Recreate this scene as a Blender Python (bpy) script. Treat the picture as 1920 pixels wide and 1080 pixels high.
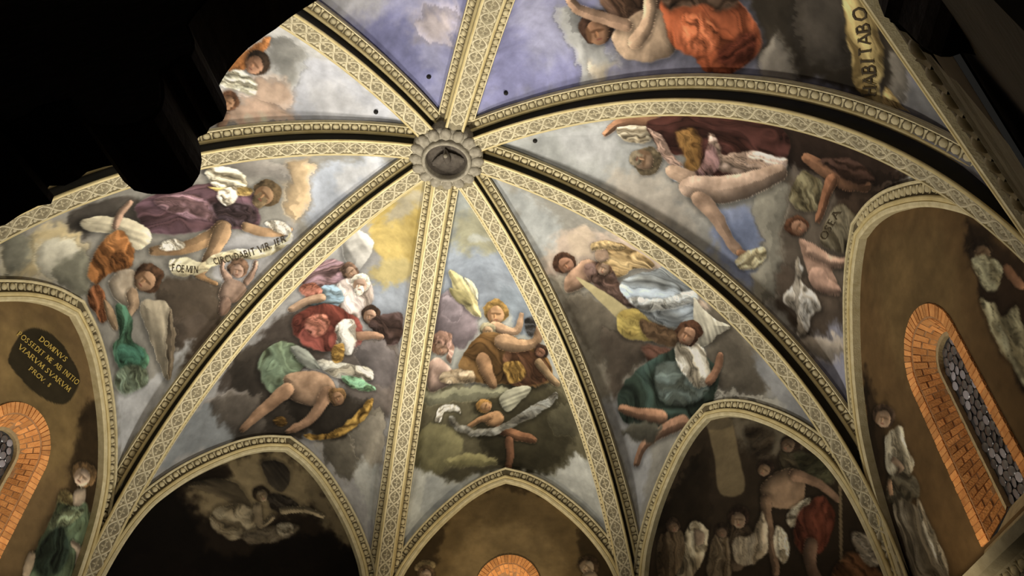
import bpy, math, random
import numpy as np
from mathutils import Matrix, Vector
random.seed(7)
rng = np.random.default_rng(11)
scene = bpy.context.scene
for o in list(bpy.data.objects): bpy.data.objects.remove(o)

# ------------------------------------------------------------------ camera
cam_data = bpy.data.cameras.new('camera')
cam_data.sensor_width = 36.0
cam_data.lens = 1327.66 / 1920 * 36.0
cam_data.clip_start = 0.05
cam = bpy.data.objects.new('camera', cam_data)
scene.collection.objects.link(cam)
_yaw, _pit, _rol = -0.16126, 0.74548, 0.01807
_f = Vector((math.sin(_yaw) * math.cos(_pit), math.cos(_yaw) * math.cos(_pit), math.sin(_pit)))
_r = Vector((math.cos(_yaw), -math.sin(_yaw), 0)); _u = _r.cross(_f)
_r, _u = _r * math.cos(_rol) + _u * math.sin(_rol), _u * math.cos(_rol) - _r * math.sin(_rol)
_m = Matrix((_r, _u, -_f)).transposed().to_4x4()
_m.translation = Vector((0.35706 * 7, -1.09226 * 7, -0.52887 * 7))
cam.matrix_world = _m
scene.camera = cam

# ------------------------------------------------------------------ world, lamps, exposure
world = bpy.data.worlds.new('world'); scene.world = world
world.use_nodes = True
_bg = world.node_tree.nodes['Background']
_bg.inputs[0].default_value = (0.9, 0.85, 0.75, 1); _bg.inputs[1].default_value = 0.012

def flood(name, loc, target, watts, color, size=0.25, cone=70, blend=0.6):
    """spot lamp at loc, aimed at target"""
    l = bpy.data.lights.new(name, 'SPOT'); l.energy = watts; l.color = color
    l.shadow_soft_size = size; l.spot_size = math.radians(cone); l.spot_blend = blend
    o = bpy.data.objects.new(name, l); scene.collection.objects.link(o)
    o.location = loc
    o.rotation_euler = (Vector(target) - Vector(loc)).to_track_quat('-Z', 'Y').to_euler()
    return o
WARM = (1.0, 0.92, 0.77)
flood('floodlight_left', (-2.9, 2.2, -2.6), (1.2, 0.1, 6.0), 3500, WARM, .5, 108, 1.0)
flood('floodlight_right', (2.3, 2.9, -2.6), (-2.6, -1.0, 5.4), 2900, WARM, .5, 108, 1.0)
flood('nave_fill', (-1.6, -4.2, -3.6), (0.0, 2.2, 5.4), 900, WARM, .6, 84, 1.0)  # added frontal fill: lifts the gilt fillets and softens rib shadows on the webs
# small lamps on the cornice in front of the three windows
flood('cornice_lamp_far', (0.1, 5.3, -1.2), (-0.1, 6.9, 1.9), 420, (1.0, .82, .55), .12, 90, 1.0)
flood('cornice_lamp_left', (-4.6, -0.2, -1.6), (-6.4, -0.1, 1.6), 190, (1.0, .82, .55), .12, 90, 1.0)
flood('cornice_lamp_right', (5.0, 0.8, -1.6), (6.7, 0.2, 1.2), 95, (1.0, .82, .55), .12, 90, 1.0)
scene.view_settings.view_transform = 'Standard'
scene.view_settings.look = 'None'
scene.view_settings.gamma = 1.0
scene.view_settings.use_curve_mapping = False
scene.view_settings.exposure = 0.1

# ------------------------------------------------------------------ dome survey
# metres; dome axis = z axis, z = 0 at the springing of the ribs, R = corner radius
R = 7.0
CAM = (0.35706 * R, -1.09226 * R, -0.52887 * R)
ARC_C, ARC_S = 0.06878, 0.92009   # pointed-arc profile of the ribs
RIB_AZ = [-21.064, 23.205, 68.425, 110.054, 155.065, 202.599, 247.418, 294.298]   # azimuth of each rib, degrees
RIB_K = [0.9899, 0.9539, 1.0200, 1.0195, 0.9536, 0.9490, 1.0086, 1.0811]  # radius of each rib relative to R
RIB_H = 0.335                                 # how far the rib soffit stands proud of the webs
T_TOP = 0.955
T0 = 0.08                                     # rib parameter where the webs spring
# webs: (name, first rib, second rib)
WEBS = [('right', 0, 1), ('far_right', 1, 2), ('far', 2, 3), ('far_left', 3, 4),
        ('left', 4, 5), ('near_left', 5, 6), ('near', 6, 7), ('near_right', 7, 0)]
APEX_T, APEX_K = 0.42878, 1.28844               # lunette apex: rib parameter of its height, outward factor
AMAX = math.acos(ARC_C / (1 + ARC_C))
ARCH_IN = [(0.0, 3.86), (0.40, 3.72), (0.80, 3.48), (1.13, 3.20), (1.42, 2.92), (1.70, 2.60),
           (1.94, 2.26), (2.13, 1.93), (2.29, 1.48), (2.40, 0.95), (2.47, 0.35), (2.50, -0.25), (2.51, -0.85)]

def rib_prof(t):
    t = np.asarray(t, float)
    a = np.clip(t, 0, 1) * AMAX
    r = -ARC_C + (1 + ARC_C) * np.cos(a)
    z = ARC_S * np.sin(a) * (1 + ARC_C)
    z = np.where(t < 0, t * ARC_S, z)
    return r, z

def rib_curve(i, t):
    r, z = rib_prof(t)
    az = math.radians(RIB_AZ[i])
    k = r * RIB_K[i] * R
    return np.stack([k * math.cos(az), k * math.sin(az), z * R], -1)

def rib_frame(i, t):
    """points, inward normals, lateral vector (towards growing azimuth)"""
    P = rib_curve(i, t)
    d = rib_curve(i, np.asarray(t) + 1e-3) - rib_curve(i, np.asarray(t) - 1e-3)
    d /= np.linalg.norm(d, axis=-1, keepdims=True)
    az = math.radians(RIB_AZ[i])
    B = np.array([-math.sin(az), math.cos(az), 0.0])
    N = np.cross(B, d)                       # towards the room
    out = np.array([math.cos(az), math.sin(az), 0.0])
    if (N[0] @ out) > 0: N = -N
    return P, N, B, d

def wall_frame(w):
    """apex point, outward normal n, horizontal direction d of a lunette wall"""
    _, i, j = WEBS[w]
    m = .5 * (rib_curve(i, APEX_T) + rib_curve(j, APEX_T)) * np.array([APEX_K, APEX_K, 1])
    A, B = rib_curve(i, T0), rib_curve(j, T0)
    d = B - A; d[2] = 0; d /= np.linalg.norm(d)
    n = np.array([d[1], -d[0], 0.0])
    if n @ m < 0: n = -n
    m = m.copy(); m[2] = 0
    return m, n, d

def wall_pt(w, s, z, off=0.0):
    m, n, d = wall_frame(w)
    s = np.asarray(s, float); z = np.asarray(z, float)
    return m + s[..., None] * d + z[..., None] * np.array([0, 0, 1.0]) + np.asarray(off, float)[..., None] * n

def catmull(pts, n=8, closed=False):
    pts = np.asarray(pts, float); N = len(pts)
    if closed: P = np.concatenate([pts[-1:], pts, pts[:2]])
    else: P = np.concatenate([2 * pts[:1] - pts[1:2], pts, 2 * pts[-1:] - pts[-2:-1]])
    out = []
    t = np.linspace(0, 1, n, endpoint=False)[:, None]
    for k in range(len(P) - 3):
        a, b, c, d = P[k], P[k + 1], P[k + 2], P[k + 3]
        out.append(.5 * (2 * b + (c - a) * t + (2 * a - 5 * b + 4 * c - d) * t * t + (3 * b - a - 3 * c + d) * t ** 3))
    out = np.concatenate(out)
    if not closed: out = np.concatenate([out, pts[-1:]])
    return out

_half = catmull(ARCH_IN, 10)
def arch_half(off):
    """half arch profile offset outwards by off (from apex downwards), apex stays on the axis"""
    d = np.gradient(_half, axis=0); d /= np.linalg.norm(d, axis=1, keepdims=True)
    n = np.stack([-d[:, 1], d[:, 0]], 1)
    n[:, 0] = np.abs(n[:, 0]); n[:, 1] = np.abs(n[:, 1])
    q = _half + n * off
    ax = _half[0] + np.array([0, off / max(n[0, 1], .3)])
    q = q[q[:, 0] > 0.02]
    return np.concatenate([ax[None], q])

def resample(q, n):
    l = np.concatenate([[0], np.cumsum(np.linalg.norm(np.diff(q, axis=0), axis=1))])
    x = np.linspace(0, l[-1], n)
    return np.stack([np.interp(x, l, q[:, k]) for k in range(q.shape[1])], 1)

def arch_full(off, n, zmin):
    h = arch_half(off); h = h[h[:, 1] >= zmin]
    h = resample(h, n // 2 + 1)
    left = h[::-1] * np.array([-1, 1])
    return np.concatenate([left, h[1:]])          # s from -S to +S

def web_surface(w, nu, nv):
    """grid (nu+1, nv+1, 3): u across from rib i to rib j, v from crown to lunette arch"""
    _, i, j = WEBS[w]
    v = np.linspace(0, 1, nv + 1)
    t = T_TOP + 0.03 - (T_TOP + 0.03 - T0) * v
    Pi, Ni, Bi, _ = rib_frame(i, t); Pj, Nj, Bj, _ = rib_frame(j, t)
    side = 0.25 * np.clip(v / .15, 0, 1)[:, None]
    L = Pi - Ni * (RIB_H - .01) + Bi * side
    Rr = Pj - Nj * (RIB_H - .01) - Bj * side
    ar = arch_full(.26, nu, T0 * ARC_S * R)
    bot = wall_pt(w, ar[:, 0], ar[:, 1], np.zeros(len(ar)))
    L = L + (v ** 6)[:, None] * (bot[0] - L[-1]); Rr = Rr + (v ** 6)[:, None] * (bot[-1] - Rr[-1])
    u = np.linspace(0, 1, nu + 1)
    bl = (v ** 1.35)
    lin = (1 - u)[:, None] * bot[0] + u[:, None] * bot[-1]
    S = (1 - u)[:, None, None] * L[None] + u[:, None, None] * Rr[None]
    S = S + bl[None, :, None] * (bot - lin)[:, None, :]
    return S

def web_metric(S):
    """flattened metric coordinates (a, b) of the web grid: lengths measured across from the middle and down from the crown"""
    du = np.linalg.norm(np.diff(S, axis=0), axis=-1); dv = np.linalg.norm(np.diff(S, axis=1), axis=-1)
    a = np.concatenate([np.zeros((1, S.shape[1])), np.cumsum(du, 0)], 0); a = a - a[S.shape[0] // 2][None]
    b = np.concatenate([np.zeros((S.shape[0], 1)), np.cumsum(dv, 1)], 1)
    return np.stack([a, b], -1)

def grid_lookup(G, pts):
    """bilinear lookup of grid G at points given in thousandths of the web (extended beyond the edges)"""
    nu, nv = G.shape[0] - 1, G.shape[1] - 1
    x = np.asarray(pts, float)[:, 0] / 1000 * nu; y = np.asarray(pts, float)[:, 1] / 1000 * nv
    i = np.clip(np.floor(x).astype(int), 0, nu - 1); j = np.clip(np.floor(y).astype(int), 0, nv - 1)
    fx = (x - i)[:, None]; fy = (y - j)[:, None]
    return G[i, j] * (1 - fx) * (1 - fy) + G[i + 1, j] * fx * (1 - fy) + G[i, j + 1] * (1 - fx) * fy + G[i + 1, j + 1] * fx * fy
# ------------------------------------------------------------------ fresco compositions
# webs: base pigment, gain, strokes (style, colour, softness in m, grain direction, u/v outline in thousandths of the web)
FRESCO = {
 'near': ((126,128,171), 1, [
  ('sky',(143,145,182),0.3636,0,[353,293,790,275,812,144,330,100,139,180]),
  ('sky',(112,115,162),0.2273,0,[146,254,405,234,454,65,-146,63,-115,194]),
  ('sky',(164,164,172),0.2273,0,[100,353,366,302,198,271,-6,280]),
  ('sky',(139,139,143),0.1364,0,[81,358,225,326,89,303,0,315]),
  ('cloud',(179,168,174),0.2273,0,[489,237,806,245,847,196,531,190]),
 ]),
 'near_left': ((179,180,182), 1, [
  ('sky',(180,184,198),0.1818,0,[528,298,706,220,461,73,88,123,63,266,325,305]),
  ('sky',(196,198,207),0.2273,0,[447,246,493,184,217,137,69,216]),
  ('cloud',(139,139,136),0.1273,0,[555,360,676,309,471,281,320,290,349,318,451,347]),
  ('cloud',(201,168,146),0.1636,0,[195,412,246,354,217,294,36,264,31,374]),
  ('cloud',(184,156,136),0.1273,0,[318,364,358,309,222,284,201,339]),
  ('cloth',(160,96,46),0.0182,-0.51,[373,412,484,384,579,359,492,359,378,381,332,391]),
  ('hair',(58,44,34),0.0136,0,[431,343,388,342,355,350,345,363,361,378,393,388,429,389,459,381,473,367,463,352]),
  ('skin',(176,122,88),0.0109,0,[370,355,352,362,351,372,366,380,391,384,417,382,435,375,438,365,425,357,398,353]),
  ('flat2',(109,75,54),0.0145,0,[415,376,415,373,405,366,392,360,384,358,385,361,395,368,407,374]),
  ('flat2',(197,136,98),0.0127,0,[394,372,401,369,398,368,388,369,382,371,384,373]),
  ('flat2',(123,85,61),0.0127,0,[395,374,401,372,399,371,391,372,384,374,387,375]),
  ('flat2',(126,74,58),0.01,0,[380,376,380,374,373,370,367,369,368,371,375,375]),
  ('flat2',(116,80,58),0.0227,0,[418,383,433,378,436,374,426,374,407,376,393,381,390,385,401,386]),
  ('cloth',(198,195,173),0.0182,-1.52,[321,418,354,389,295,349,240,344,251,369,268,410]),
  ('hair',(106,70,48),0.0136,0,[203,368,169,367,148,373,149,384,170,396,200,403,229,404,248,398,250,387,234,376]),
  ('skin',(181,128,88),0.0109,0,[168,375,152,379,150,385,163,393,184,398,206,398,221,395,224,388,214,381,192,376]),
  ('flat2',(112,79,54),0.0145,0,[205,394,205,392,197,386,187,380,180,378,180,381,188,387,199,392]),
  ('flat2',(202,143,98),0.0127,0,[187,389,193,388,191,387,183,386,177,388,179,389]),
  ('flat2',(126,89,61),0.0127,0,[188,391,194,390,192,389,185,389,179,390,181,391]),
  ('flat2',(126,74,58),0.01,0,[176,391,175,389,170,386,165,385,165,387,171,390]),
  ('flat2',(119,84,58),0.0227,0,[208,399,220,397,223,395,214,393,198,393,186,395,183,398,192,400]),
  ('skin',(185,138,104),0.0136,2.76,[130,386,69,389,27,381,33,372,107,372,137,379]),
 ]),
 'near_right': ((124,125,146), 1, [
  ('sky',(132,134,184),0.2727,0,[452,83,-135,293,453,370,834,321,955,235,880,108]),
  ('sky',(154,156,192),0.2727,0,[46,293,423,335,697,305,560,219]),
  ('cloud',(156,157,156),0.0909,0,[464,319,516,351,638,331,832,353,964,333,950,270,664,288]),
  ('cloud',(192,180,158),0.0909,0,[812,304,847,350,945,335,927,293]),
  ('sky',(142,142,168),0.1273,0,[853,339,936,468,1001,474,1002,328]),
  ('cloud',(125,125,128),0.1818,0,[832,861,842,923,1017,835,942,954,984,863,975,790,890,815]),
  ('cloud',(51,45,37),0.0909,0,[681,657,642,943,825,797,955,751,961,685,971,608,942,577,818,617]),
  ('cloud',(71,65,58),0.1636,0,[709,749,708,853,855,753,909,686,840,677]),
  ('cloud',(142,134,122),0.0727,0,[841,622,816,651,861,646,941,641,983,613,972,574,923,580]),
  ('cloud',(60,53,44),0.0909,0,[691,938,596,1147,804,893,915,811,910,783,813,825]),
  ('cloud',(138,131,120),0.0818,0,[791,870,804,893,888,834,924,798,866,820]),
  ('cloth',(90,64,48),0.0273,-0.06,[520,398,617,495,723,476,745,415,660,385]),
  ('hair',(62,42,32),0.0136,0,[686,379,720,362,729,341,703,324,650,317,596,323,567,341,571,362,599,379,641,385]),
  ('skin',(160,108,72),0.0109,0,[682,367,714,358,731,345,724,332,693,326,653,327,620,337,609,350,620,362,648,369]),
  ('flat2',(99,66,44),0.0145,0,[649,335,646,340,652,350,662,359,670,362,673,358,668,347,658,338]),
  ('flat2',(179,120,80),0.0127,0,[674,342,662,346,663,348,677,347,689,344,688,342]),
  ('flat2',(112,75,50),0.0127,0,[675,339,664,342,665,344,678,343,689,340,687,338]),
  ('flat2',(126,74,58),0.01,0,[698,337,696,340,699,346,705,348,707,345,704,339]),
  ('flat2',(105,71,47),0.0227,0,[651,326,625,331,618,337,632,338,660,336,686,330,696,325,681,323]),
  ('skin',(205,163,122),0.0227,0,[701,373,671,439,703,478,786,474,866,447,886,398,835,362,760,360]),
  ('skin',(199,154,114),0.0136,-0.95,[627,463,702,433,754,390,800,383,807,401,734,449,647,483,621,480]),
  ('skin',(185,138,102),0.0136,0.47,[425,342,537,336,641,363,721,391,716,408,682,411,609,381,524,356,431,356,409,350]),
  ('cloth',(168,80,44),0.0227,0.45,[668,486,668,542,693,596,758,618,827,614,894,586,967,528,965,489,895,477,833,455,738,467]),
  ('cloth',(200,101,58),0.0727,0.06,[738,503,772,547,845,532,877,499,847,474]),
  ('cloth',(110,50,32),0.0545,1.58,[865,531,817,603,876,590,944,538,923,512]),
  ('cloth',(78,58,44),0.0364,0.9,[638,498,660,557,714,618,753,590,716,532,709,487]),
  ('cloth',(169,143,84),0.0136,-0.11,[682,866,660,927,699,910,731,894,775,866,809,844,862,808,898,785,935,773,947,777,965,744,940,730,883,746,824,773,775,794]),
  ('cloth',(179,149,88),0.0136,0.78,[897,796,902,805,932,802,937,812,949,786,952,765]),
 ]),
 'right': ((155,155,152), 1, [
  ('sky',(166,170,171),0.1818,0,[929,46,368,143,374,304,581,363,789,339,1062,246]),
  ('sky',(179,182,186),0.2273,0,[445,185,435,294,590,340,774,249]),
  ('sky',(185,178,168),0.1818,0,[822,282,703,398,767,471,874,480,977,359]),
  ('sky',(141,155,196),0.1091,0,[732,548,664,645,776,650,910,633,969,562,905,529]),
  ('sky',(127,143,186),0.1091,0,[728,588,692,638,796,628,826,579]),
  ('cloud',(90,80,70),0.1818,0,[554,671,466,847,476,1020,654,1050,865,824,926,700,818,655]),
  ('cloud',(143,140,128),0.0909,0,[630,638,551,708,591,736,683,714,790,717,975,638,884,624,738,659]),
  ('cloud',(74,63,54),0.1091,0,[761,719,717,808,652,957,689,1004,825,854,913,747,871,694]),
  ('sky',(138,140,162),0.1273,0,[882,786,637,1051,754,1045,903,910,937,804]),
  ('cloud',(163,152,140),0.0909,0,[932,743,775,886,708,990,841,870,937,772]),
  ('cloud',(46,34,28),0.1091,0,[350,616,329,771,307,969,411,975,506,984,485,819,501,694]),
  ('cloud',(58,45,36),0.1091,0,[459,928,323,991,426,1000,510,1010,558,887]),
  ('skin',(168,113,76),0.0136,1.89,[508,291,444,320,431,361,460,399,418,412,346,398,296,356,328,311,466,285,502,284]),
  ('cloth',(188,174,146),0.0182,1.44,[441,316,428,377,522,389,549,352,521,323]),
  ('cloth',(76,42,37),0.0227,1.56,[387,377,318,443,319,542,345,639,413,697,502,709,566,642,620,548,583,484,573,422,522,389]),
  ('cloth',(107,74,34),0.0455,0.26,[475,443,434,475,514,500,618,497,624,465,549,456]),
  ('cloth',(196,162,148),0.0182,0.78,[446,379,482,403,580,437,632,472,637,453,592,406]),
  ('cloth',(205,176,160),0.0273,1.53,[452,511,484,535,534,558,503,609,496,663,488,717,534,698,579,615,589,548,548,520]),
  ('cloth',(122,90,88),0.0273,0.62,[509,518,538,546,596,541,678,484,654,472,595,503]),
  ('cloth',(143,164,191),0.0182,0,[654,432,620,459,669,464,700,437]),
  ('hair',(110,96,72),0.0136,0,[621,412,666,405,704,389,721,368,704,352,658,346,604,352,569,368,562,389,582,405]),
  ('skin',(181,138,102),0.0109,0,[692,364,682,352,653,346,618,350,593,360,586,374,598,387,623,393,654,390,680,379]),
  ('hair',(138,124,100),0.0136,0,[628,371,656,367,677,359,684,349,672,341,645,339,615,342,594,350,591,360,603,368]),
  ('flat2',(112,85,63),0.0145,0,[603,376,613,378,638,376,664,373,674,369,664,368,638,370,613,373]),
  ('flat2',(202,154,114),0.0127,0,[628,368,631,372,637,372,640,366,636,362,630,362]),
  ('flat2',(126,96,71),0.0127,0,[620,367,623,371,628,371,631,366,627,362,622,363]),
  ('flat2',(126,74,58),0.01,0,[622,359,629,359,644,358,652,356,644,355,629,357]),
  ('flat2',(119,91,67),0.0227,0,[582,375,588,385,597,388,606,383,608,372,602,363,592,359,583,365]),
  ('skin',(198,156,122),0.0136,0.97,[685,426,705,457,750,481,777,508,758,531,721,535,689,512,631,486,625,439,649,421]),
  ('skin',(203,163,132),0.0136,-1.17,[513,686,573,606,619,534,652,475,710,449,746,468,716,536,634,625,547,710,514,717]),
  ('skin',(199,154,120),0.0136,0.91,[761,482,796,527,835,554,856,583,841,598,818,603,791,578,740,555,695,511,715,485]),
  ('skin',(176,120,80),0.0091,1.61,[852,589,827,619,815,626,810,623,822,596,842,585]),
  ('cloth',(200,188,146),0.0136,2.62,[887,579,809,613,756,659,771,670,833,640,896,597]),
  ('cloth',(109,100,72),0.0182,1.12,[535,743,495,768,507,833,567,823,588,770,581,735]),
  ('cloth',(92,83,64),0.0182,1.45,[571,862,514,901,491,987,537,1011,597,908,613,845]),
  ('skin',(165,108,72),0.0136,1.87,[471,757,484,821,473,901,432,956,412,959,407,939,423,887,438,820,439,759,453,747]),
  ('skin',(156,98,64),0.0136,-0.07,[478,833,527,834,581,824,584,833,573,846,518,866,467,868,458,847]),
  ('cloth',(62,42,34),0.0364,2.06,[441,797,384,863,392,949,444,913,454,839]),
  ('hair',(90,56,38),0.0136,0,[611,798,630,791,650,772,665,749,667,731,655,724,635,731,616,748,603,770,602,789]),
  ('skin',(176,122,88),0.0109,0,[611,781,613,792,621,795,634,788,646,773,653,757,651,746,642,744,629,751,617,765]),
  ('flat2',(109,75,54),0.0145,0,[647,758,643,758,633,763,623,769,618,774,622,774,632,769,642,762]),
  ('flat2',(197,136,98),0.0127,0,[635,770,635,766,632,767,630,772,631,777,633,775]),
  ('flat2',(123,85,61),0.0127,0,[638,769,638,765,636,767,634,772,634,776,636,774]),
  ('flat2',(126,74,58),0.01,0,[635,778,633,778,627,782,624,785,626,785,632,782]),
  ('flat2',(116,80,58),0.0227,0,[655,756,655,747,652,745,647,752,644,762,643,772,646,774,651,767]),
  ('skin',(184,138,110),0.0182,0,[658,769,634,829,611,909,567,983,589,970,639,897,650,925,715,849,720,804,688,781]),
  ('skin',(185,140,112),0.0136,2.09,[675,800,638,890,573,993,554,1016,562,992,610,904,640,819,663,793]),
  ('skin',(180,134,108),0.0136,1.79,[728,801,724,840,675,915,647,948,645,935,667,882,664,858,695,811]),
  ('cloth',(179,172,162),0.0182,0.58,[705,762,715,779,750,780,745,826,750,845,799,808,889,768,924,736,852,752,866,712,836,713,778,747]),
  ('cloth',(138,134,128),0.0364,0.69,[800,765,758,828,809,799,850,767]),
 ]),
 'far_right': ((143,141,134), 1, [
  ('sky',(164,169,171),0.1818,0,[961,69,500,131,538,292,861,259,996,146]),
  ('sky',(196,176,160),0.2,0,[600,289,289,371,-167,289,333,686,397,491,783,355,909,288]),
  ('sky',(205,185,162),0.1273,0,[517,322,384,335,575,377,710,335]),
  ('sky',(207,183,162),0.1273,0,[317,550,329,656,251,639,272,583,319,457]),
  ('cloud',(141,134,120),0.1455,0,[916,312,728,408,779,536,724,665,904,626,985,514,973,397]),
  ('cloud',(103,95,82),0.1273,0,[875,378,684,464,637,598,671,691,799,611,892,491]),
  ('cloud',(84,74,64),0.1273,0,[751,522,629,622,571,728,724,665,855,683,827,593]),
  ('cloud',(94,87,76),0.1273,0,[251,639,244,762,262,866,353,978,455,970,478,885]),
  ('cloud',(142,140,132),0.1273,0,[484,961,346,959,224,951,157,981,282,1010,418,1000]),
  ('sky',(158,160,164),0.1273,0,[947,603,778,712,736,892,834,924,892,804,942,677]),
  ('sky',(132,134,138),0.1273,0,[235,792,192,865,167,954,247,991,309,914]),
  ('hair',(78,52,38),0.0136,0,[656,361,696,364,747,355,794,338,817,319,801,306,751,304,692,313,650,329,638,347]),
  ('skin',(176,120,88),0.0109,0,[668,349,677,360,701,363,733,359,762,348,777,334,769,324,741,320,705,325,678,336]),
  ('flat2',(109,74,54),0.0145,0,[759,334,748,333,721,336,695,340,684,344,694,344,720,342,747,337]),
  ('flat2',(197,134,98),0.0127,0,[730,343,728,339,721,340,717,345,720,349,726,348]),
  ('flat2',(123,84,61),0.0127,0,[738,343,736,339,730,340,727,344,728,348,734,347]),
  ('flat2',(126,74,58),0.01,0,[733,351,726,350,711,352,704,355,711,355,725,353]),
  ('flat2',(116,79,58),0.0227,0,[782,333,781,325,771,323,759,328,752,338,754,346,763,348,775,343]),
  ('skin',(185,138,104),0.0182,0,[783,355,622,373,563,403,617,431,769,398,840,370]),
  ('cloth',(106,81,72),0.0273,1.64,[632,386,541,415,512,452,562,523,551,590,611,527,655,428]),
  ('hair',(122,90,68),0.0136,0,[511,453,535,458,563,453,584,441,591,425,579,414,552,410,522,414,502,426,497,440]),
  ('skin',(196,154,120),0.0109,0,[547,450,567,449,584,442,591,432,584,424,567,420,545,421,528,427,523,436,530,445]),
  ('flat2',(121,95,74),0.0145,0,[559,424,553,427,547,434,544,442,545,445,550,442,556,435,560,427]),
  ('flat2',(219,172,134),0.0127,0,[562,432,555,433,554,435,560,436,568,436,569,434]),
  ('flat2',(137,107,84),0.0127,0,[566,430,559,431,558,432,563,433,570,433,571,432]),
  ('flat2',(126,74,58),0.01,0,[577,432,573,434,570,438,571,441,574,439,577,434]),
  ('flat2',(129,101,79),0.0227,0,[568,418,552,418,544,421,549,424,562,426,578,426,586,424,582,421]),
  ('cloth',(160,132,86),0.0182,2.13,[517,386,437,383,336,400,285,460,323,500,436,492,531,482,522,446,552,409]),
  ('skin',(199,158,124),0.0136,0,[506,387,458,400,496,429,539,420,548,399]),
  ('hair',(181,154,104),0.0182,0,[533,378,482,368,390,385,336,415,424,414,497,391]),
  ('cloth',(152,164,176),0.0227,2.23,[539,498,401,511,189,500,237,581,349,663,445,724,507,686,547,613,567,538]),
  ('cloth',(186,192,194),0.0455,2.63,[558,545,451,606,258,592,309,634,466,643,551,590]),
  ('flat2',(182,168,120),0.0109,0,[716,395,684,406,585,575,625,578,653,551]),
  ('cloth',(150,128,60),0.0182,2.03,[639,543,568,577,542,636,520,716,523,743,568,692,655,611,679,568]),
  ('cloth',(93,70,48),0.0273,2.1,[576,609,509,689,474,765,538,739,586,662]),
  ('cloth',(88,58,46),0.0455,2.04,[632,655,535,752,517,839,603,771]),
  ('wing',(185,181,164),0.0182,1.11,[309,624,310,663,296,700,258,713,338,751,435,798,458,771]),
  ('cloth',(53,70,62),0.0227,2.06,[814,658,671,691,555,744,485,781,432,878,469,966,507,1004,620,926,717,815,832,712]),
  ('cloth',(85,96,90),0.0545,2.39,[613,743,525,812,475,926,534,946,637,824]),
  ('cloth',(198,191,174),0.0182,1.42,[507,748,458,771,443,817,466,909,509,926,538,838,535,782]),
  ('hair',(74,48,34),0.0136,0,[407,749,435,773,466,782,491,772,502,749,495,724,469,705,435,698,405,704,395,722]),
  ('skin',(181,128,92),0.0109,0,[456,769,476,775,494,770,501,756,495,738,477,724,455,719,436,723,429,735,437,753]),
  ('flat2',(112,79,57),0.0145,0,[469,729,463,732,457,742,453,753,454,760,460,757,466,747,470,735]),
  ('flat2',(202,143,103),0.0127,0,[473,745,465,743,464,745,470,750,478,752,479,750]),
  ('flat2',(126,89,64),0.0127,0,[476,742,469,740,468,743,474,747,481,749,482,747]),
  ('flat2',(126,74,58),0.01,0,[487,750,484,752,481,758,481,762,485,760,488,754]),
  ('flat2',(119,84,60),0.0227,0,[478,722,462,717,454,718,458,725,473,734,489,739,497,738,493,731]),
  ('skin',(160,108,76),0.0136,-2.5,[464,928,423,884,389,834,391,821,408,829,441,871,480,906,481,926]),
  ('skin',(168,116,82),0.0136,2.44,[836,684,765,758,666,867,632,886,644,848,739,751,812,685,839,672]),
  ('skin',(168,118,86),0.0136,0.07,[585,929,690,855,782,814,836,811,829,825,805,842,754,853,670,904,570,988,558,973]),
  ('cloud',(76,74,64),0.0727,0,[776,756,664,877,724,861,855,728]),
 ]),
 'far': ((168,172,168), 1, [
  ('sky',(140,146,144),0.1818,0,[953,64,-195,76,-246,180,336,284,980,223]),
  ('sky',(138,149,166),0.2,0,[1040,195,-246,180,2,324,557,433,870,325]),
  ('sky',(156,154,128),0.1636,0,[809,151,-246,120,225,231,699,227]),
  ('sky',(167,170,162),0.0545,0,[466,199,188,194,303,215,556,218]),
  ('sky',(127,140,156),0.1091,0,[367,349,111,355,149,431,355,476]),
  ('cloud',(124,112,120),0.0727,0,[1009,313,752,326,621,404,567,482,660,505,869,430]),
  ('cloud',(147,134,144),0.0727,0,[870,325,701,357,660,411,785,397]),
  ('cloud',(90,85,64),0.1091,0,[1116,485,683,610,457,672,41,530,51,668,316,911,484,989,658,924,871,758]),
  ('cloud',(60,56,40),0.1273,0,[583,687,229,614,158,683,349,899,484,989,578,856]),
  ('cloud',(138,138,112),0.0455,0,[1076,494,741,601,605,646,462,701,583,706,733,643,887,581]),
  ('cloud',(108,104,72),0.0909,0,[904,631,718,720,637,818,688,868,825,788,959,659]),
  ('cloud',(125,120,80),0.0455,0,[708,825,633,853,558,909,526,957,588,931,667,876]),
  ('cloud',(88,84,64),0.0727,0,[309,709,179,630,71,629,192,729,313,777]),
  ('sky',(184,189,186),0.0909,0,[1042,663,702,889,609,998,733,971,891,926]),
  ('sky',(174,178,176),0.0909,0,[358,940,161,767,156,920,202,1032,284,981]),
  ('sky',(158,164,166),0.0727,0,[784,829,630,972,675,991,770,925]),
  ('wing',(185,174,120),0.0136,1.82,[821,262,670,303,592,354,562,399,559,441,622,412,692,359,767,309]),
  ('wing',(141,132,86),0.0136,2.16,[795,312,655,347,600,392,658,383,749,345]),
  ('wing',(210,203,166),0.0136,1.77,[650,306,560,343,558,384,590,362]),
  ('hair',(138,106,52),0.0136,0,[374,421,408,447,454,467,498,470,527,451,535,427,514,408,468,394,413,390,374,399]),
  ('skin',(185,134,88),0.0109,0,[416,438,436,457,464,469,491,471,509,460,512,442,498,427,469,415,437,413,416,421]),
  ('flat2',(114,83,54),0.0145,0,[497,439,486,436,463,434,439,433,431,435,442,439,466,442,488,442]),
  ('flat2',(207,150,98),0.0127,0,[476,446,471,440,466,440,466,446,471,452,476,453]),
  ('flat2',(129,93,61),0.0127,0,[483,448,479,442,474,442,474,448,479,453,483,454]),
  ('flat2',(126,74,58),0.01,0,[485,459,478,456,466,456,460,457,467,460,479,460]),
  ('flat2',(122,88,58),0.0227,0,[515,441,508,430,498,426,492,431,493,444,501,457,510,460,516,454]),
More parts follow.
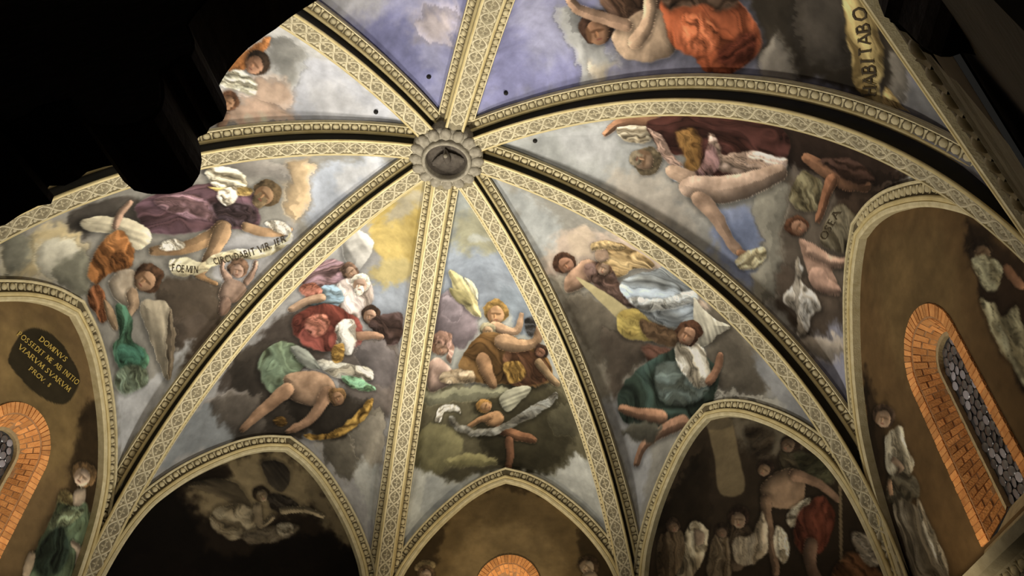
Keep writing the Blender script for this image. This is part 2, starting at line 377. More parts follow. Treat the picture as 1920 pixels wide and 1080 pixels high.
  ('skin',(189,144,104),0.0136,-2.68,[507,491,421,506,323,468,249,410,256,404,290,415,358,462,400,474,479,462,513,470]),
  ('hair',(140,132,104),0.0136,0,[485,490,497,506,518,512,541,507,559,494,565,479,554,467,532,463,507,467,488,476]),
  ('skin',(176,138,98),0.0109,0,[503,498,510,508,523,512,537,509,548,500,551,489,544,480,530,476,515,479,504,487]),
  ('hair',(140,134,112),0.0136,0,[511,509,516,516,526,519,537,517,545,510,548,502,542,495,532,492,520,494,512,501]),
  ('flat2',(109,85,60),0.0145,0,[542,488,537,487,525,489,514,492,509,494,515,495,526,494,538,491]),
  ('flat2',(197,154,109),0.0127,0,[531,495,529,492,526,492,526,496,528,500,531,499]),
  ('flat2',(123,96,68),0.0127,0,[535,496,533,492,531,493,530,496,532,500,534,499]),
  ('flat2',(126,74,58),0.01,0,[535,502,531,502,525,503,522,504,525,505,532,504]),
  ('flat2',(116,91,64),0.0227,0,[553,489,550,482,544,479,540,483,540,491,543,499,548,501,552,497]),
  ('cloth',(125,90,48),0.0182,1.99,[629,515,541,496,432,503,303,497,187,509,219,580,360,654,499,678,605,634,688,560]),
  ('cloth',(90,58,38),0.0364,1.99,[450,553,291,526,207,547,292,621,458,676,479,619]),
  ('cloth',(140,106,46),0.0273,1.96,[475,601,396,583,388,628,457,672,477,647]),
  ('skin',(179,134,92),0.0136,-2.7,[484,555,381,549,216,485,35,400,75,400,175,428,253,475,356,502,450,501,502,525]),
  ('skin',(168,120,78),0.0136,1.8,[596,570,570,628,544,675,525,687,514,672,524,627,535,573,573,551]),
  ('cloth',(61,60,60),0.0182,0,[255,425,140,396,174,434,254,473,292,466]),
  ('hair',(60,42,32),0.0136,0,[131,478,177,502,223,523,262,534,282,532,282,520,258,502,216,484,166,471,123,466]),
  ('skin',(140,92,66),0.0109,0,[211,512,240,527,265,535,279,534,277,525,261,512,233,499,203,490,185,490,188,498]),
  ('flat2',(86,57,40),0.0145,0,[248,509,239,507,225,506,214,507,212,509,222,512,236,513,247,512]),
  ('flat2',(156,103,73),0.0127,0,[246,516,236,511,233,511,241,516,251,521,253,521]),
  ('flat2',(98,64,46),0.0127,0,[252,517,243,512,240,512,247,517,255,521,258,521]),
  ('flat2',(126,74,58),0.01,0,[264,525,258,524,252,524,251,525,257,527,263,526]),
  ('flat2',(92,60,43),0.0227,0,[263,512,244,502,232,498,235,503,251,513,269,522,279,526,277,522]),
  ('skin',(156,122,82),0.0136,2.47,[309,571,262,595,217,601,177,585,154,566,200,560,246,536,289,548]),
  ('hair',(168,122,96),0.0136,0,[759,475,769,486,801,484,851,469,910,444,948,421,933,414,875,421,816,437,776,457]),
  ('skin',(192,144,112),0.0109,0,[781,468,773,481,781,487,805,484,836,472,868,455,883,441,870,437,838,442,805,453]),
  ('flat2',(119,89,69),0.0145,0,[857,454,851,453,829,456,808,460,797,463,802,464,821,463,844,458]),
  ('flat2',(215,161,125),0.0127,0,[824,465,829,460,824,461,815,466,811,471,815,470]),
  ('flat2',(134,100,78),0.0127,0,[829,465,833,461,828,461,820,466,816,471,820,470]),
  ('flat2',(126,74,58),0.01,0,[815,474,812,474,801,475,794,477,797,478,808,477]),
  ('flat2',(126,95,73),0.0227,0,[872,454,888,443,885,440,867,447,846,459,834,470,836,473,851,467]),
  ('cloth',(185,142,124),0.0182,1.82,[964,405,886,402,766,438,728,485,735,528,775,502,775,471]),
  ('skin',(194,154,130),0.0182,0,[967,465,846,476,736,542,685,593,743,588,874,553]),
  ('cloth',(184,162,130),0.0182,2.68,[787,538,673,565,604,608,605,634,712,597,799,555]),
  ('wing',(156,156,136),0.0136,-2.76,[508,724,471,693,400,665,378,669,438,733,481,775,504,764]),
  ('hair',(168,122,60),0.0136,0,[539,746,544,760,558,763,575,755,590,739,596,721,591,709,575,706,557,714,543,729]),
  ('skin',(181,130,82),0.0109,0,[554,725,544,735,539,747,542,756,551,759,563,755,574,744,579,732,576,723,567,721]),
  ('flat2',(112,80,50),0.0145,0,[565,748,566,744,564,736,561,730,558,728,557,732,559,740,562,746]),
  ('flat2',(202,145,91),0.0127,0,[557,744,561,741,561,739,556,741,552,745,553,746]),
  ('flat2',(126,91,57),0.0127,0,[557,747,560,744,560,742,556,744,552,747,553,749]),
  ('flat2',(126,74,58),0.01,0,[550,751,550,748,549,744,547,743,547,746,548,750]),
  ('flat2',(119,85,54),0.0227,0,[564,756,572,749,575,744,570,743,561,748,553,755,550,760,555,761]),
  ('skin',(185,132,84),0.0182,0,[553,765,517,772,502,804,520,826,554,808,572,775]),
  ('skin',(178,126,80),0.0136,0.17,[552,768,596,763,631,764,632,772,621,782,587,785,545,793,539,781]),
  ('skin',(148,96,62),0.0136,2.9,[524,849,477,878,417,868,401,851,406,838,465,837,515,823,531,827]),
  ('skin',(140,90,60),0.0136,1.53,[502,885,498,934,500,994,494,1002,487,992,477,928,476,877,489,867]),
  ('cloth',(214,211,198),0.0109,0,[799,656,786,637,732,648,675,688,668,708,714,675,750,665,757,684,788,671]),
  ('cloth',(119,117,108),0.0109,3.11,[709,690,664,742,600,797,528,827,475,799,384,724,241,630,231,641,382,755,469,827,528,852,609,812,678,753,713,707]),
 ]),
 'far_left': ((152,152,154), 1, [
  ('sky',(176,152,78),0.1091,0,[988,185,877,136,374,79,5,172,91,280,392,327,576,277]),
  ('sky',(192,168,94),0.1636,0,[661,244,300,181,200,277,445,326]),
  ('sky',(163,154,128),0.1273,0,[726,190,463,92,206,115,541,218]),
  ('sky',(140,150,166),0.1273,0,[444,397,150,279,98,383,333,470]),
  ('sky',(181,165,108),0.1091,0,[460,348,183,260,119,299,392,386]),
  ('cloud',(77,68,62),0.1455,0,[781,547,632,489,437,613,538,757,661,783,711,836,858,681,813,622]),
  ('cloud',(108,99,94),0.1455,0,[445,599,156,441,27,554,199,699,369,764]),
  ('cloud',(57,51,45),0.1273,0,[879,629,642,639,524,795,426,886,504,993,592,988,692,843]),
  ('cloud',(122,116,112),0.0545,0,[838,778,772,770,682,803,628,866,660,907,751,858]),
  ('cloud',(74,68,62),0.1091,0,[798,782,639,826,563,956,600,1003,722,896]),
  ('sky',(128,134,140),0.1091,0,[833,941,838,778,685,914,635,971,740,963]),
  ('cloud',(107,101,88),0.1273,0,[426,886,219,655,119,649,122,752,304,933,393,961]),
  ('cloud',(143,136,122),0.1091,0,[308,780,133,631,106,717,231,837]),
  ('sky',(168,170,166),0.1091,0,[284,884,122,752,104,859,184,903]),
  ('cloud',(47,42,36),0.1091,0,[541,838,379,737,249,674,345,845,484,939]),
  ('wing',(163,162,160),0.0273,2.46,[1246,227,874,244,576,277,525,318,521,364,561,389,705,339]),
  ('cloth',(132,102,108),0.0227,-2.69,[914,391,832,352,689,357,570,409,648,451,752,455]),
  ('hair',(106,80,64),0.0136,0,[530,381,522,398,535,411,564,415,602,407,638,390,655,373,641,361,603,360,559,367]),
  ('skin',(181,138,106),0.0109,0,[556,377,532,386,522,397,526,407,544,411,570,407,595,397,610,385,606,376,585,373]),
  ('flat2',(112,85,65),0.0145,0,[574,401,577,396,576,389,571,382,565,380,562,384,564,392,569,399]),
  ('flat2',(202,154,118),0.0127,0,[559,396,568,393,567,391,557,393,549,396,549,398]),
  ('flat2',(126,96,74),0.0127,0,[558,399,566,396,565,395,556,396,549,399,549,400]),
  ('flat2',(126,74,58),0.01,0,[542,402,544,399,542,395,538,394,537,396,539,401]),
  ('flat2',(119,91,69),0.0227,0,[570,408,590,402,597,397,587,396,567,401,549,407,543,411,551,412]),
  ('cloth',(168,154,146),0.0273,2.33,[588,449,556,408,429,392,376,423,415,510,480,542]),
  ('hair',(207,202,187),0.0136,0,[429,391,425,409,443,428,473,440,505,439,532,423,541,404,526,389,492,382,455,382]),
  ('skin',(192,151,122),0.0109,0,[443,411,445,425,459,437,479,441,498,437,511,424,512,411,498,402,476,397,455,401]),
  ('hair',(212,207,194),0.0136,0,[447,424,444,433,452,443,466,449,482,448,494,442,498,432,492,423,477,417,460,417]),
  ('flat2',(119,93,75),0.0145,0,[502,421,496,417,480,413,463,410,455,411,461,414,477,419,494,421]),
  ('flat2',(215,169,136),0.0127,0,[482,423,483,418,479,417,475,421,475,426,478,427]),
  ('flat2',(134,105,85),0.0127,0,[487,425,487,421,484,420,480,424,480,428,483,429]),
  ('flat2',(126,74,58),0.01,0,[481,432,477,430,468,428,463,428,467,431,476,433]),
  ('flat2',(126,99,80),0.0227,0,[515,424,517,414,513,410,504,414,496,423,494,433,498,438,506,434]),
  ('cloth',(106,128,142),0.0227,3.1,[734,457,613,441,516,478,547,522,643,517]),
  ('cloth',(162,96,76),0.0182,0,[838,437,745,429,639,470,680,496]),
  ('skin',(185,142,106),0.0136,-2.6,[729,529,671,510,603,498,607,482,643,471,722,481,778,504,762,520]),
  ('cloth',(125,60,50),0.0227,2.47,[696,541,612,508,491,509,380,510,371,573,467,650,556,660,646,601]),
  ('cloth',(160,96,78),0.0455,2.52,[623,565,556,543,510,593,558,621]),
  ('hair',(62,46,36),0.0136,0,[304,438,305,455,327,475,360,490,390,494,409,485,411,468,394,450,361,436,326,431]),
  ('skin',(185,138,106),0.0109,0,[323,459,328,472,345,485,366,492,383,491,392,481,388,468,373,456,351,449,332,450]),
  ('flat2',(114,85,65),0.0145,0,[382,475,376,471,360,465,342,460,335,459,342,464,359,470,375,475]),
  ('flat2',(207,154,118),0.0127,0,[365,475,363,470,359,469,357,472,358,477,362,478]),
  ('flat2',(129,96,74),0.0127,0,[369,477,368,473,365,472,362,475,363,479,367,480]),
  ('flat2',(126,74,58),0.01,0,[366,484,362,481,352,478,347,477,352,480,361,483]),
  ('flat2',(122,91,69),0.0227,0,[394,482,394,473,389,467,382,469,378,477,379,486,384,492,390,490]),
  ('cloth',(76,58,54),0.0273,-2.98,[358,490,277,430,111,374,86,430,228,492,295,492]),
  ('skin',(185,134,98),0.0136,-2.62,[379,558,303,512,253,491,236,478,253,476,313,494,396,539,404,558]),
  ('cloth',(194,190,180),0.0182,2.24,[490,567,433,519,384,564,394,614,447,619]),
  ('cloth',(168,128,56),0.0182,0,[465,630,431,600,414,645,446,675]),
  ('cloud',(112,105,106),0.0727,0,[383,581,232,486,76,477,69,523,242,610]),
  ('cloth',(102,119,92),0.0227,2.28,[720,671,674,638,585,661,520,694,538,757,541,838,599,825,664,755]),
  ('wing',(141,147,138),0.0182,2.75,[616,660,551,670,480,717,513,733,573,701]),
  ('cloth',(179,174,158),0.0182,-2.84,[498,700,415,655,290,592,243,593,326,655,437,716]),
  ('cloth',(111,154,116),0.0136,-2.9,[399,689,303,635,217,610,263,645,368,696]),
  ('skin',(187,142,104),0.0227,0,[575,769,517,744,446,723,402,745,425,811,503,863,551,829]),
  ('skin',(180,131,92),0.0136,0.94,[568,799,595,847,618,894,633,938,626,955,614,961,590,926,558,887,529,836,539,803]),
  ('skin',(181,132,94),0.0136,1.08,[450,772,460,848,481,913,512,961,513,974,504,978,465,924,430,845,407,760,424,746]),
  ('hair',(124,92,56),0.0136,0,[360,725,362,743,376,765,397,782,415,786,425,777,424,758,412,738,392,723,372,717]),
  ('skin',(168,120,80),0.0109,0,[371,734,365,743,369,756,380,770,394,777,405,776,410,767,407,753,397,741,383,734]),
  ('flat2',(104,74,49),0.0145,0,[402,768,400,763,393,753,384,743,379,740,381,745,389,755,397,765]),
  ('flat2',(188,134,89),0.0127,0,[390,760,392,757,390,755,386,755,384,758,386,761]),
  ('flat2',(117,84,56),0.0127,0,[392,764,393,761,392,759,388,759,386,762,388,764]),
  ('flat2',(126,74,58),0.01,0,[386,765,384,762,379,756,376,754,378,757,382,763]),
  ('flat2',(110,79,52),0.0227,0,[406,778,411,772,411,767,405,765,398,767,393,773,394,778,399,780]),
  ('cloth',(156,118,48),0.0136,-2.36,[226,641,236,688,306,787,384,886,449,957,466,952,405,888,334,788,277,693]),
  ('cloth',(122,90,40),0.0136,0,[552,938,535,917,517,939,530,956]),
 ]),
 'left': ((142,140,134), 1, [
  ('sky',(174,184,204),0.1455,0,[460,292,539,198,175,71,-57,142,-68,248,108,302]),
  ('sky',(194,198,208),0.1455,0,[469,203,211,93,112,152,192,217]),
  ('cloud',(181,156,120),0.1091,0,[593,323,606,262,403,278,167,329,313,354]),
  ('cloud',(126,122,118),0.0909,0,[761,456,690,341,537,326,458,331,561,403,595,482]),
  ('cloud',(176,160,120),0.1455,0,[742,895,736,838,704,792,638,797,548,905,599,972,660,982]),
  ('cloud',(168,166,152),0.0727,0,[678,873,646,834,579,861,558,933,603,965]),
  ('cloud',(108,108,96),0.1091,0,[760,875,758,818,661,910,660,982]),
  ('cloud',(116,116,102),0.0909,0,[597,934,558,869,489,966,531,990]),
  ('cloud',(82,71,60),0.0909,0,[368,746,331,660,228,572,59,543,-34,568,98,663,199,720]),
  ('cloud',(92,80,70),0.1091,0,[236,697,64,559,-60,565,64,676]),
  ('sky',(173,176,182),0.1091,0,[284,953,155,762,112,646,52,727,138,921]),
  ('cloud',(74,69,64),0.0909,0,[726,749,687,653,560,633,498,688,585,768,620,814]),
  ('sky',(169,170,176),0.0909,0,[355,585,333,492,214,355,-32,332,45,465,151,528]),
  ('cloth',(93,66,74),0.0227,-2.33,[617,663,630,570,598,506,529,437,413,420,301,428,365,503,416,570,460,654,510,705,558,692]),
  ('cloth',(140,106,116),0.0455,-2.58,[604,622,569,558,452,514,425,536,512,615]),
  ('cloth',(67,53,58),0.0455,-2.32,[488,519,412,435,331,432,386,514]),
  ('cloth',(210,202,176),0.0182,-2.58,[697,468,700,428,597,413,514,421,492,461,557,488]),
  ('cloth',(185,154,84),0.0182,-2.2,[572,503,528,464,490,420,461,433,510,484]),
  ('cloth',(207,198,180),0.0182,0,[532,493,518,454,453,470,465,499]),
  ('hair',(94,76,52),0.0136,0,[406,356,369,367,362,387,383,408,421,421,463,421,496,408,513,386,496,368,456,356]),
  ('skin',(168,124,84),0.0109,0,[384,387,382,402,397,415,423,421,450,418,470,407,475,392,462,379,434,373,404,376]),
  ('hair',(108,90,64),0.0136,0,[400,395,382,402,377,412,387,422,407,428,429,428,447,422,453,411,445,401,425,395]),
  ('flat2',(104,76,52),0.0145,0,[460,400,454,396,434,391,412,387,401,387,408,391,428,397,449,401]),
  ('flat2',(188,138,94),0.0127,0,[433,402,435,397,430,395,424,400,422,405,427,406]),
  ('flat2',(117,86,58),0.0127,0,[438,404,440,400,436,399,430,402,428,407,432,408]),
  ('flat2',(126,74,58),0.01,0,[429,412,425,409,413,406,406,406,411,409,422,412]),
  ('flat2',(110,81,55),0.0227,0,[473,407,480,397,477,391,465,393,452,403,446,413,450,419,461,417]),
  ('skin',(189,142,96),0.0136,-1.96,[322,467,242,421,168,372,154,349,167,345,189,352,209,371,279,414,352,455,352,471]),
  ('skin',(185,138,90),0.0136,1.38,[416,522,407,559,421,631,462,711,458,727,440,719,383,633,350,551,342,507,382,495]),
  ('skin',(190,144,98),0.0136,2.21,[405,532,367,561,328,597,302,612,285,609,277,596,289,574,313,531,346,499,394,503]),
  ('skin',(176,128,80),0.0091,-2.6,[294,619,249,590,212,568,208,561,218,562,256,582,303,608,308,620]),
  ('cloth',(214,208,192),0.0182,0,[452,693,445,647,403,627,426,677]),
  ('cloth',(221,216,204),0.0136,0,[299,411,262,373,169,349,152,359,231,391]),
  ('cloth',(207,198,162),0.0109,-1.84,[399,685,378,639,327,599,317,559,278,500,194,431,146,374,152,351,95,346,87,375,142,434,238,505,275,557,289,598,327,651,366,688]),
  ('hair',(122,92,72),0.0136,0,[155,471,137,477,144,492,170,509,202,522,229,526,244,518,241,503,220,486,188,474]),
  ('skin',(192,148,120),0.0109,0,[156,484,148,491,156,502,175,513,197,518,214,517,221,510,215,499,198,489,175,484]),
  ('flat2',(119,91,74),0.0145,0,[208,511,205,507,192,499,177,491,169,489,173,493,186,501,201,508]),
  ('flat2',(215,165,134),0.0127,0,[189,505,192,502,188,501,182,501,179,504,183,505]),
  ('flat2',(134,103,84),0.0127,0,[192,507,194,505,192,504,186,504,183,506,186,508]),
  ('flat2',(126,74,58),0.01,0,[183,509,180,506,172,502,167,500,169,503,177,507]),
  ('flat2',(126,97,79),0.0227,0,[216,518,223,514,222,510,213,508,202,510,195,515,196,519,205,520]),
  ('skin',(189,146,118),0.0136,-0.16,[178,517,238,533,268,534,280,539,278,545,247,548,187,536,165,522]),
  ('skin',(189,146,118),0.0136,-0.84,[69,469,93,449,139,443,158,448,162,455,132,463,122,487,93,484]),
  ('skin',(191,150,122),0.0182,0,[192,534,133,497,55,477,51,504,113,545,173,560]),
  ('skin',(180,138,112),0.0136,2.39,[137,552,108,562,66,551,45,532,73,521,119,532]),
  ('wing',(198,189,162),0.0136,-2.7,[668,770,643,735,579,710,508,698,480,711,478,752,509,778,555,771,607,795]),
  ('skin',(189,144,112),0.0136,2.19,[654,658,630,699,588,750,570,760,566,749,603,703,629,664,646,655]),
  ('cloth',(154,96,48),0.0227,2.71,[550,840,564,779,553,744,506,762,472,772,458,806,482,865,490,920,523,915]),
  ('cloth',(122,74,36),0.0364,3,[515,831,488,785,457,794,477,846]),
  ('skin',(205,179,146),0.0182,0,[470,877,469,830,442,791,400,800,386,837,423,873,452,886]),
  ('hair',(78,54,38),0.0136,0,[370,713,357,727,363,754,384,783,410,801,432,801,442,784,439,757,422,731,395,715]),
  ('skin',(173,126,88),0.0109,0,[376,758,384,778,399,796,415,803,426,796,429,779,423,760,409,744,392,737,379,742]),
  ('flat2',(107,78,54),0.0145,0,[421,772,415,767,402,761,389,756,384,757,390,762,403,769,416,773]),
  ('flat2',(193,141,98),0.0127,0,[409,775,406,768,403,767,403,773,405,780,408,781]),
  ('flat2',(121,88,61),0.0127,0,[413,778,411,772,408,771,407,776,409,783,412,784]),
  ('flat2',(126,74,58),0.01,0,[413,789,409,786,402,783,398,783,402,787,409,790]),
  ('flat2',(114,83,58),0.0227,0,[431,780,428,766,423,759,419,762,418,775,422,790,427,797,431,793]),
  ('skin',(194,154,114),0.0136,2.11,[418,839,393,842,394,881,383,883,370,863,366,814,395,801,417,816]),
  ('cloth',(138,82,48),0.0182,2.59,[497,956,485,912,452,908,423,936,442,965,475,971]),
  ('skin',(196,156,112),0.0182,0,[457,916,423,900,386,898,389,916,432,933]),
  ('wing',(165,154,132),0.0136,2.76,[370,805,342,753,309,718,245,705,157,710,85,719,140,749,228,779,299,799]),
  ('wing',(106,93,76),0.0136,2.68,[282,712,214,705,123,709,85,719,186,737]),
  ('cloth',(76,124,96),0.02,2.66,[423,891,401,854,359,842,317,853,269,818,227,806,243,859,263,896,320,931,369,939,369,899]),
  ('cloth',(53,96,76),0.0364,-2.84,[353,915,312,855,252,816,268,867,319,922]),
  ('cloth',(106,122,100),0.0545,3.02,[315,924,230,824,184,816,250,913,310,960]),
 ]),
}
